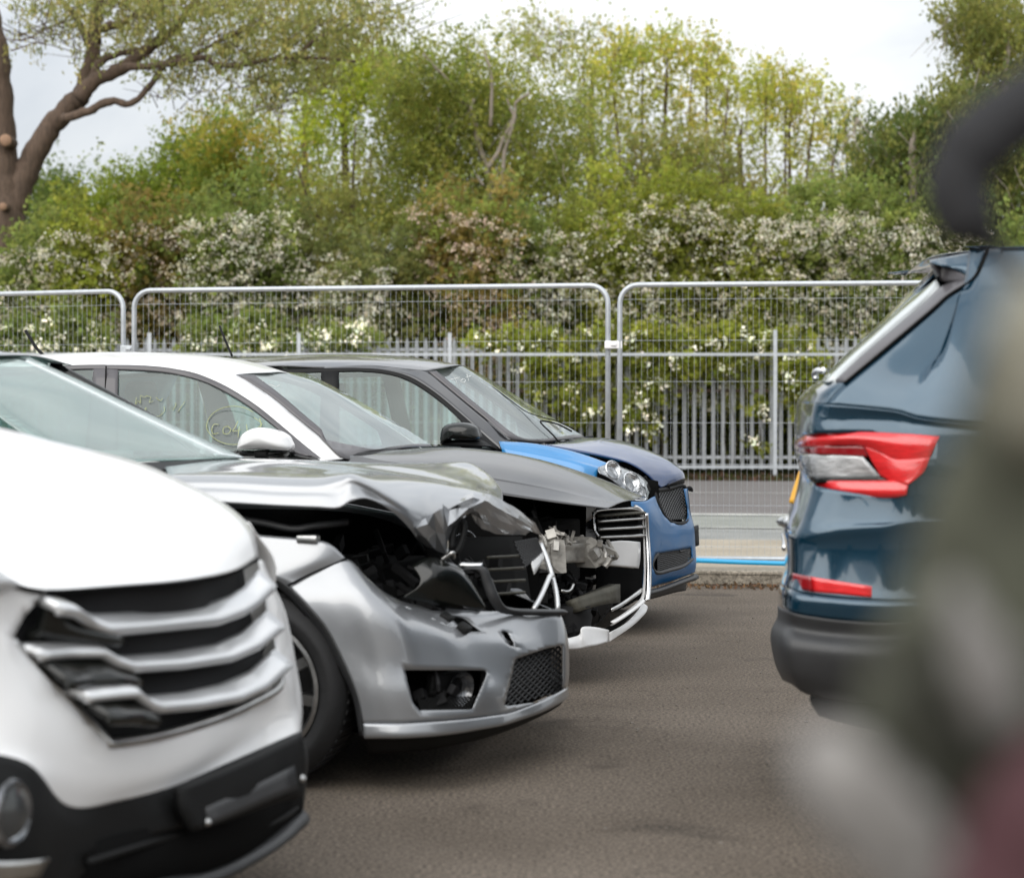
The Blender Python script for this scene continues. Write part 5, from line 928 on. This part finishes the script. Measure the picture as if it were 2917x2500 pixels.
wb = [(100,30,80,40,16,60,.28),(220,30,120,60,42,70,.30),(340,60,110,70,48,70,.32),(450,60,110,90,70,80,.32),(560,50,110,90,90,90,.33),(660,60,100,90,84,90,.33),(760,30,90,60,44,80,.32),(400,-20,300,50,90,90,.4),(480,150,130,50,34,50,.28),(600,160,110,50,34,50,.28),(370,190,80,40,10,30,.22),(60,85,50,25,9,30,.2),(110,70,40,30,8,30,.22),(250,-20,220,40,50,70,.3),(540,210,50,30,8,26,.2),(330,130,70,30,10,40,.22),(180,115,40,50,9,30,.2)]
twigs(mb, t, wb, YW-.5, 1.5, 16, .012, .1, (.6,1.5), 3)
mb.build('trunk', 'bark', t)
for sx, sy, rr in ((17,284,.12),(12,418,.08)):
    p = atY('P', sx-6, sy, YW-.60) - Vector(t.location); c_ = MB().tube([p + Vector((0,.5,0)), p], rr, 14); s_ = c_.build('branch_stump', 'bark', t); f_ = MB().ring(p + Vector((0,-.01,0)), [(.001,0),(rr*.92,0),(rr*.95,.02)], 18); f_.build('cut_face', 'cut_wood', s_)
DENS = .55; TWD = -.9; P_, K_ = clumps(wb, YW-.5, 1.8, t, [(.14,.15,.05),(.18,.18,.065),(.12,.13,.04),(.20,.18,.06)]); TWD = .6; leaves('crown', P_, .042, K_, t, droop=.8, aspect=2.4)
def simple_tree(name, px, Y, label, blobs, pal, size=.09, trunk=None, r0=.18, mt='bark', dY=1.2, tw=5, asp=1.5, droop=0., up=1., branches=()):
    t = tree_root(name, px, Y, label, G_); mb = MB(); top = min(b[1] - b[3]*.5 for b in blobs); fr_ = dY if mt == 'birch_bark' else .3
    limb(mb, t, trunk or [(px, 1000), (px+4, 700), (px-3, top + (600-top)*.35), (px+2, top + 60)], r0, .02, Y=Y-fr_+.3, n=8)
    for br in branches: limb(mb, t, br[0], br[1], br[2], Y=Y-fr_, n=6)
    twigs(mb, t, [(b[0], b[1] + .35*b[3], b[2], b[3]*.7) for b in blobs], Y, dY, tw, .012, up, (.4, 1.0), int(px) + 7); mb.build('trunk', mt, t)
    global TWD; TWD = -.5 if droop else .7
    P_, K_ = clumps(blobs, Y, dY, t, pal); leaves('crown', P_, size * .72, K_, t, aspect=asp, droop=droop); return t
DG = [(.06,.085,.018),(.08,.105,.02),(.05,.07,.015)]; OL = [(.13,.125,.03),(.10,.11,.03),(.16,.14,.03)]; YG = [(.22,.23,.045),(.25,.245,.05),(.18,.20,.04),(.27,.24,.055)]; BG_ = [(.19,.22,.03),(.24,.26,.03),(.15,.18,.03)]; OR_ = [(.19,.18,.03),(.15,.17,.03),(.10,.14,.025),(.22,.18,.035)]; BI = [(.13,.145,.035),(.16,.17,.04),(.11,.13,.03),(.19,.19,.045)]
DENS = .85
simple_tree('round_tree', 100, 54, 'small dark green round tree just right of the willow trunk', [(105,405,50,48,70,70,.4),(90,460,50,50,60,70,.4),(110,520,60,50,50,60,.4)], DG)
simple_tree('field_maple', 290, 48, 'mid green rounded tree sloping down towards the willow', [(215,450,70,55,70,70,.36),(270,420,70,60,80,70,.36),(330,410,70,65,80,70,.36),(370,330,50,50,40,60,.33),(400,380,60,80,70,70,.36),(160,480,50,40,36,60,.35)], [(.10,.13,.015),(.13,.155,.02),(.08,.10,.015)])
simple_tree('orange_tinged_tree', 490, 46, 'green tree with orange and yellow new leaves left of centre', [(460,290,70,60,60,60,.33),(500,330,90,70,60,60,.33),(420,330,50,60,34,60,.3),(540,400,80,70,44,50,.3),(460,400,80,70,50,50,.3)], OR_)
simple_tree('lime_green_tree', 700, 49, 'bright yellow-green tree with a clumpy crown left of the birch', [(740,140,70,45,46,70,.33),(680,190,70,50,50,70,.33),(790,180,60,60,40,70,.33),(640,260,50,40,20,60,.3),(700,280,90,60,36,50,.3),(660,350,90,60,24,40,.3)], BG_, tw=8)
simple_tree('slender_tree', 650, 45, 'thin pale green multi-stemmed tree over the white blossom', [(650,450,80,90,60,50,.33),(720,470,80,80,60,50,.33),(620,520,60,60,30,45,.3),(760,400,70,80,50,50,.33)], [(.16,.165,.05),(.13,.135,.04),(.19,.19,.055)], tw=14, branches=[([(640,700),(630,450),(600,330)],.05,.02),([(700,700),(710,450),(720,250)],.06,.02)])
# central birch with pale forked stems
u2p = lambda L: [((800 + x/1.7764)*.7103, y/1.7764*.7103) for x, y in L]
bb = [(850,180,80,70,70,80,.33),(900,140,90,60,50,70,.33),(960,220,110,90,100,80,.36),(880,270,90,80,90,80,.36),(1050,210,90,90,70,70,.36),(1120,280,80,90,64,70,.34),(980,340,120,90,100,80,.36),(860,380,90,80,80,80,.36),(1080,380,90,80,70,70,.36),(800,300,60,70,40,60,.3),(820,470,100,70,70,70,.36),(960,450,90,70,60,70,.34),(1000,90,110,60,24,40,.3),(1150,180,70,70,22,40,.28),(1180,330,60,60,20,40,.28)]
simple_tree('birch_tree', 993, 43, 'tall olive-brown birch with pale forked stems in the centre', bb, BI, .075, u2p([(1075,1800),(1070,1300),(1070,1060),(1060,960),(1048,850),(1025,800),(990,690),(970,570),(900,500),(840,400),(770,330),(720,270)]), .10, 'birch_bark', 1.4, 6, 1.6, .4, -.4,
    [(u2p(L), a, b) for L, a, b in (([(1048,850),(1100,770),(1130,690),(1180,600),(1160,550),(1145,500)],.05,.02), ([(1130,1000),(1120,880),(1140,740),(1185,590),(1190,520),(1260,470)],.055,.02), ([(1085,970),(1120,900),(1165,855)],.04,.02), ([(1062,640),(1066,400),(1030,260)],.045,.02), ([(1025,940),(985,880)],.03,.015), ([(960,560),(975,500)],.035,.02))])
pb = [(1240,120,45,40,26,46,.26),(1290,105,50,40,30,46,.26),(1350,110,50,45,30,46,.26),(1420,130,55,50,34,46,.26),(1470,170,40,50,20,40,.26),(1230,190,50,50,26,40,.28),(1320,190,70,50,34,40,.28),(1420,210,70,50,30,40,.28),(1270,260,70,50,22,34,.28),(1400,280,90,50,30,34,.28),(1480,250,50,50,12,34,.26)]
simple_tree('yellow_aspen', 1350, 51, 'tall yellow-topped aspen clump right of the birch', pb, YG, .095, tw=8, r0=.08, branches=[([(x, 620),(x+8,380),(x2,y2)],.06,.02) for x, x2, y2 in ((1250,1235,130),(1290,1300,100),(1330,1350,110),(1380,1400,140),(1420,1430,120),(1450,1475,180))], up=1.6)
pb2 = [(1550,160,40,35,20,46,.26),(1590,190,50,45,28,46,.26),(1640,210,45,45,24,46,.26),(1560,230,50,50,22,40,.28),(1620,270,60,50,22,40,.28),(1700,240,35,50,14,36,.24),(1560,330,70,60,16,34,.28),(1670,330,60,60,14,34,.28)]
simple_tree('small_yellow_aspen', 1600, 50, 'lower yellow-green aspen clump between the tall aspens and dark right tree', pb2, YG, .095, tw=8, r0=.08, up=1.6, branches=[([(x, 640),(x+8,400),(x2,y2)],.05,.018) for x, x2, y2 in ((1540,1550,170),(1580,1590,190),(1620,1650,210),(1670,1700,250))])
simple_tree('scrub_tree', 1380, 46, 'olive bushy tree below the yellow aspens', [(1340,330,80,60,56,60,.33),(1420,350,90,60,56,60,.33),(1290,380,70,60,40,60,.33),(1490,400,70,50,30,50,.3),(1250,430,60,50,30,50,.3),(1560,420,60,60,24,44,.3),(1640,440,60,60,22,44,.3)], [(.13,.13,.04),(.11,.12,.035),(.17,.15,.045)], tw=10)
simple_tree('dark_weeping_birch', 1850, 40, 'dark green drooping birch beside the right edge', [(1830,270,60,50,44,60,.28),(1780,310,50,50,30,60,.28),(1900,250,70,60,60,70,.3),(1960,230,60,70,60,70,.3),(1790,390,50,60,30,50,.28),(1850,350,70,70,50,60,.3),(1950,350,90,90,90,70,.32),(2040,300,70,110,90,70,.32),(2020,430,90,80,90,70,.32),(1880,440,70,60,40,60,.3),(1760,450,50,50,16,40,.26),(1740,240,14,30,3,20,.16)], [(.085,.095,.025),(.06,.08,.022),(.11,.115,.03)], .075, tw=12, droop=.9, asp=2.0, up=-.5, mt='birch_bark')
simple_tree('tall_birch', 2040, 42, 'tall birch leaning into the top right corner', [(1950,20,50,40,34,60,.28),(2010,30,70,60,60,70,.32),(1980,90,60,50,44,60,.3),(2050,110,60,80,70,70,.32),(1950,170,30,40,14,40,.22),(2030,200,60,60,50,70,.3),(1925,40,20,40,8,34,.2)], [(.12,.125,.03),(.09,.10,.028),(.15,.15,.04)], .075, tw=10, droop=.7, asp=1.9, up=-.4, mt='birch_bark')

# airy young trees that close the gaps between the bigger crowns
DENS = .8
simple_tree('young_ash', 620, 52, 'thin airy pale green tree rising between the orange-tinged tree and the lime tree', [(560,240,80,60,26,40,.34),(620,330,90,80,36,44,.34),(560,420,90,70,36,50,.34),(680,440,90,70,40,50,.34),(520,180,60,40,12,30,.3)], [(.16,.19,.05),(.13,.16,.04),(.20,.21,.06)], tw=10, branches=[([(600,700),(580,400),(560,220)],.05,.02),([(640,700),(650,420),(640,260)],.05,.02)])
simple_tree('young_ash', 1200, 53, 'thin airy tree filling the gap between the birch and the tall aspens', [(1180,110,80,60,44,46,.34),(1080,80,90,50,36,44,.34),(1200,260,80,80,40,46,.34),(1160,380,80,80,40,50,.34),(1240,400,80,60,36,50,.34),(1120,90,80,40,14,34,.3)], [(.17,.18,.05),(.14,.15,.04),(.21,.20,.05)], tw=10, branches=[([(1200,700),(1190,400),(1180,130)],.05,.02)])
simple_tree('young_ash', 1500, 54, 'thin airy tree between the two yellow aspen clumps', [(1510,220,60,70,26,40,.33),(1500,330,80,80,36,44,.33),(1600,400,80,60,30,46,.33),(1420,420,80,50,34,46,.33)], [(.19,.20,.05),(.15,.16,.04)], tw=10)
simple_tree('young_ash', 1740, 52, 'thin pale tree just left of the dark drooping birch', [(1720,260,50,60,16,40,.3),(1700,350,70,70,26,44,.33),(1760,420,80,60,34,50,.33)], [(.18,.19,.05),(.13,.15,.04)], tw=12, branches=[([(1720,640),(1716,420),(1710,230)],.05,.02)])
# hawthorn hedge in blossom, bush by bush
hx = [(-30,580,0,'w'),(85,500,0,'w'),(160,470,1,'w'),(250,455,2,'r'),(345,470,2,'r'),(440,440,0,'w'),(530,430,0,'w'),(620,510,3,'w'),(715,545,3,'w'),(810,530,3,'n'),(900,420,2,'p'),(985,440,2,'p'),(1075,470,0,'w'),(1165,470,1,'w'),(1260,430,1,'w'),(1350,395,1,'w'),(1445,415,1,'w'),(1540,440,1,'w'),(1635,440,0,'w'),(1725,430,0,'w'),(1815,440,0,'w'),(1905,460,0,'w'),(2000,500,0,'n'),(2085,500,0,'n')]
wd = ['white-blossomed', 'lush green white-flecked', 'rusty orange-leaved', 'sparse olive']
spot = ['at the left edge under the willow trunk','right of the willow trunk foot','under the dark round tree','below the mid green maple','above the gap between left and middle fence panels','below the orange-tinged tree','above the left part of the middle panel','left of centre below the pale slender tree','below the lime green tree','left of the birch foot','left of the pale birch stems','at the foot of the pale birch stems','above the middle panel right of the birch','left of the upright joint of the mesh panels','above the joint of the middle and right mesh panels','below the tall aspens','above the left part of the right mesh panel','above the tall railing post','right of the tall railing post','below the small aspens','left of the blue car spoiler','above the blue car spoiler','behind the dark looped hose','at the right edge behind the blue car roof']
PALS = [[(.10,.125,.03),(.135,.155,.04),(.08,.10,.025)],[(.115,.13,.02),(.15,.165,.025),(.09,.10,.02),(.17,.18,.03)],[(.14,.11,.03),(.15,.12,.035),(.10,.12,.03),(.12,.14,.03)],[(.11,.12,.04),(.085,.095,.03),(.13,.13,.04)]]
mat('stem', (.05,.04,.03), .9)
for i, (px, top, kd, fl) in enumerate(hx):
    Y = 38.3 + .5*math.sin(i*2.1); t = tree_root('hawthorn_bush', px, Y, f"{'lush ' if False else ''}{wd[kd]} hawthorn bush {spot[i]}", 'hawthorn bushes of the hedge across the road', 'bush')
    q = random.Random(i+50); bl = []
    y = top + 30
    while y < 960:
        f = (y - top)/500; bl.append((px + q.uniform(-14,14), y, 56 + 14*min(1, f*2), 40, int(26 + 12*min(1, f*3)), 62, .24)); y += 46
    bl.append((px + q.uniform(-20,20), top + 4, 30, 26, 10, 40, .2)); bl.append((px + q.uniform(-40,40), top - q.uniform(15, 60), 26, 40, 12, 40, .22)); bl.append((px + q.uniform(-30,30), top + 24, 44, 26, 12, 40, .2))
    mb = MB()
    for k in range(7):
        x0 = px + q.uniform(-30, 30); limb(mb, t, [(x0, 965), (x0 + q.uniform(-10,10), 820), (x0 + q.uniform(-25,25), 640), (x0 + q.uniform(-45,45), top + q.uniform(10,90))], .045, .012, Y=Y + q.uniform(-.5,.5), n=6)
    twigs(mb, t, bl, Y-.3, .9, 3, .008, .8, (.2,.5), i); mb.build('stems', 'stem', t)
    DENS = 1.1; P_, K_ = clumps(bl, Y, 1.15, t, PALS[kd]); leaves('foliage', P_, .075, K_, t, aspect=1.3)
    if fl != 'n':                                    # blossom sprays sit in rows along the outer twigs
        nsp = {'w': 235, 'r': 110, 'p': 110}[fl] if kd != 1 else 210; C = []; Kc = []
        R0 = np.array(t.location)
        for k in range(nsp):
            yy = top + (q.random()**1.25) * (330 if kd != 1 else 420); c = np.array(atY('P', px + q.uniform(-78,78), yy, Y - 1.15 - q.uniform(-.5,.35))) - R0
            d = np.array([q.uniform(-1,1), q.uniform(-.4,.1), q.uniform(-.35,.25)]); d /= np.linalg.norm(d); L = q.uniform(.12,.42); nf = q.randint(9, 22)
            tt = rng.uniform(0, 1, nf)[:, None]; C.append(c + d * L * tt + np.array([0,0,-.25]) * L * tt**2 + rng.normal(size=(nf, 3)) * .036)
            base = {'w': q.choice([(.80,.77,.64),(.78,.74,.60),(.64,.59,.42)]), 'r': (.6,.5,.38), 'p': (.66,.52,.40)}[fl]; Kc.append(np.tile(np.array(base) * q.uniform(.7, 1.15), (nf, 1)))
        leaves('blossom', np.concatenate(C), .046, np.concatenate(Kc), t, 'petal', 1.0, 0, .12)
# bramble growing through the palisade
for px, blobs, lb in ((90, [(30,690,60,40,30,40,.17),(110,680,60,44,34,40,.17),(180,700,50,30,22,40,.16)], 'white-flecked bramble in front of the palisade at the left edge'), (460, [(420,690,50,34,24,40,.17),(500,680,50,40,28,40,.17),(560,700,40,26,18,40,.16)], 'white-flecked bramble in front of the palisade above the white roof'), (690, [(650,690,30,26,12,40,.15),(720,680,40,24,16,40,.15)], 'small bramble in front of the palisade above the small car roof'), (1300, [(1290,720,40,30,16,40,.16),(1290,690,46,22,22,40,.16),(1380,690,60,18,22,40,.15),(1440,720,40,30,16,40,.15),(1280,840,20,40,9,34,.13),(1330,760,40,40,16,40,.16),(1300,800,30,30,8,34,.14),(1380,740,50,20,12,36,.14),(1320,860,20,24,5,30,.12)], 'leafy bramble spilling through the palisade beside the mesh panel joint'),
                      (1500, [(1480,740,40,26,12,36,.15),(1500,690,60,18,20,40,.15),(1620,740,50,50,26,40,.17),(1640,830,30,50,8,36,.15),(1540,830,40,14,4,30,.12),(1560,700,50,26,14,36,.15),(1590,780,24,30,8,30,.14),(1530,900,14,20,3,24,.1)], 'leafy bramble on the palisade right of the tall railing post'),
                      (1120, [(1100,740,60,30,18,36,.16),(1190,720,40,50,20,38,.16),(1010,690,60,20,16,36,.15),(1130,790,60,30,18,36,.16),(1090,700,60,24,18,36,.16),(1170,830,40,26,10,34,.14)], 'leafy white-flecked bramble above the small blue car bonnet')):
    t = tree_root('bramble', px, 35.4, lb, 'brambles on the palisade', 'plant'); mb = MB(); q = random.Random(px)
    for k in range(5): x0 = px + q.uniform(-50,50); limb(mb, t, [(x0, 960), (x0 + q.uniform(-15,15), 880), (x0 + q.uniform(-30,30), 780), (x0 + q.uniform(-50,50), 720)], .008, .004, Y=35.5, n=5)
    mb.build('stems', 'stem', t); P_, K_ = clumps(blobs, 35.45, .22, t, PALS[0] if px < 800 else PALS[1]); leaves('foliage', P_, .075, K_, t, aspect=1.3)
    c2, k2 = clumps([(b[0], b[1], b[2], b[3], 16 if px < 800 else 4, 9, .07) for b in blobs], 35.2, .15, t, [(.6,.58,.48)]); leaves('blossom', c2, .05, k2, t, 'petal', 1.)
# fallen leaves, rank grass and ivy as uncountable cover
def litter(name, label, n0, n1, e0, e1, n, z, size, pal, flat=True):
    o_ = empty('x', (0,0,0), 0, None, None); C = np.array([tuple(on(rng.uniform(e0, e1), n0 + (n1-n0)*rng.random()**1.0, z + rng.random()*.012)) for _ in range(n)])
    K = np.array([pal[rng.integers(len(pal))] for _ in range(n)]); o = leaves(name, C, size, K, None); bpy.data.objects.remove(o_); return tag(o, label, 'litter', kind='stuff')
litter('leaf_litter', 'brown fallen leaves gathered along the foot of the kerb', 14.25, 14.6, -8, 6, 2600, .008, .022, [(.22,.13,.07),(.30,.18,.10),(.12,.08,.05)])
litter('verge_litter', 'dark brown leaf litter along the foot of the palisade fence', 33.3, 35.6, -16, 14, 9000, .10, .07, [(.10,.06,.04),(.16,.09,.06),(.05,.045,.02),(.07,.09,.02)])
t = tag(leaves('ground_ivy', np.concatenate([np.array([tuple(on(rng.uniform(-16, 14), rng.uniform(36.2, 38.6), .1 + rng.random()**2*1.1)) for _ in range(42000)])]), .085, np.tile(np.array([.045,.055,.02]), (42000, 1)), None), 'dark green undergrowth behind the palisade fence', 'undergrowth', kind='stuff')
# a few stones on the yard
mat('stone', (.16,.14,.12), .9)
mb = MB(); q = random.Random(9)
for k in range(420):
    e_, n_ = q.uniform(-1.2, 2.6), q.uniform(3.6, 14.3); s_ = q.uniform(.002, .007); M = Matrix.Translation(on(e_, n_, s_*.3)) @ Matrix.Rotation(q.uniform(0, 6), 4, 'Z') @ Matrix.Rotation(q.uniform(0, 1), 4, 'X'); mb.box((-s_, -s_*.7, -s_*.5), (s_, s_*.7, s_*.5), M)
tag(mb.build('grit', 'stone', None, smooth=False), 'loose grit scattered on the yard asphalt', 'grit', kind='stuff')

# =================================================================== OUT-OF-FOCUS THINGS BESIDE THE LENS
mat('patch_olive', (.075,.078,.055), .9, noise=.35, nscale=30); mat('patch_dark', (.03,.03,.022), .9); mat('patch_grey', (.22,.21,.20), .85, noise=.25, nscale=30); mat('patch_maroon', (.06,.022,.027), .85); mat('patch_stone', (.24,.23,.18), .85, noise=.2, nscale=30); mat('hose_rubber', (.012,.012,.014), .8)
YF = .62
base = atY('P', 2100, 1500, YF)
t = empty('blurred_foreground_object', (base.x, YF, 0), 0, 'unidentified olive, grey and maroon object, very blurred, close to the lens at bottom right', 'tarpaulin')  # unidentified near object, built from rounded bodies in patch colours
def lump(name, m, pts, Y, th=.012):                  # a closed body grown from its outline, thick in the middle
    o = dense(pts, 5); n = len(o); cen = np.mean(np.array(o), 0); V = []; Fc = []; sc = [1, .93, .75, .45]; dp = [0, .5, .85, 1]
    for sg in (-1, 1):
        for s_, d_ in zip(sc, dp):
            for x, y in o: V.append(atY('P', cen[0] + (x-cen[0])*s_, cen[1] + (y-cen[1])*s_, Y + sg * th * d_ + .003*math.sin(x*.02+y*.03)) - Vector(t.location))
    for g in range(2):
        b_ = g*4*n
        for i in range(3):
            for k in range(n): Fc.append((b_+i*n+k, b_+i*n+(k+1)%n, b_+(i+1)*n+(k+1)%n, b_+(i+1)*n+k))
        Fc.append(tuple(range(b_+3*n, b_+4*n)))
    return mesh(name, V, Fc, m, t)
lump('olive_patch', 'patch_olive', [(2010,640),(1930,860),(1870,1000),(1810,1200),(1740,1380),(1760,1640),(2000,1800),(2400,2400),(2600,1400),(2400,560),(2160,560)], YF+.03)
lump('stone_patch', 'patch_stone', [(2040,560),(2010,700),(2030,860),(2150,940),(2320,800),(2300,560)], YF)
lump('grey_patch', 'patch_grey', [(1905,1200),(1930,1380),(1990,1500),(2070,1470),(2070,1340),(2000,1240),(1945,1170)], YF)
lump('dark_patch', 'patch_dark', [(1790,1290),(1830,1420),(1900,1560),(1960,1560),(1900,1420),(1840,1300)], YF)
lump('grey_patch', 'patch_grey', [(1600,1500),(1640,1660),(1760,1790),(1880,1920),(2010,1860),(1940,1690),(1820,1550),(1690,1460)], YF)
lump('maroon_patch', 'patch_maroon', [(2090,1480),(1960,1640),(1900,1900),(1960,2400),(2500,2500),(2500,1500)], YF-.01)
lump('lower_olive_patch', 'patch_olive', [(1950,1900),(1800,2600),(1700,4200),(1800,8800),(2600,8800),(3000,4200),(2700,2000)], YF+.05)
hs = MB().tube([Vector(q_) for q_ in crom([tuple(atY('P', x, y, .66)) for x, y in ((2900,-700),(2500,-120),(2220,130),(2090,205),(2010,265),(1955,325),(1938,385),(1955,440),(1998,490),(2040,560),(2120,760),(2200,1000),(2300,1500),(2300,8000))], 6)], [.0085]*66 + [.0075]*13, 14) if False else None
pts_ = crom([tuple(atY('P', x, y, 1.2)) for x, y in ((2900,-700),(2500,-120),(2220,125),(2095,205),(2010,262),(1955,322),(1936,385),(1955,440),(2000,488),(2080,600),(2200,1000),(2300,1500),(2300,6200))], 6)
rad_ = [.0215 if i < 18 else .0205 if i < 30 else .0180 if i < 44 else max(.005, .0165 - (i-44)*.0022) for i in range(len(pts_))]
tag(MB().tube([Vector(p) for p in pts_], rad_, 14).build('rubber_hose', 'hose_rubber'), 'thick black rubber loop, very blurred, arching in from the top right edge', 'hose')

# the wood behind the photographer, seen only in the paint and glass
q_ = rng.random((16000, 3)); hgt = 2.3 + 1.2*np.sin(q_[:,0]*19) + 1.1*np.sin(q_[:,0]*47+1)
C = np.stack([q_[:,0]*70-35, -17 - q_[:,1]*4, .1 + q_[:,2]*np.maximum(hgt, 1.5)], 1)
tag(leaves('wood', C, .42, np.tile(np.array([.05,.06,.028]), (16000, 1)), None), 'belt of dark trees behind the photographer, mirrored in the paintwork', 'trees', kind='stuff')
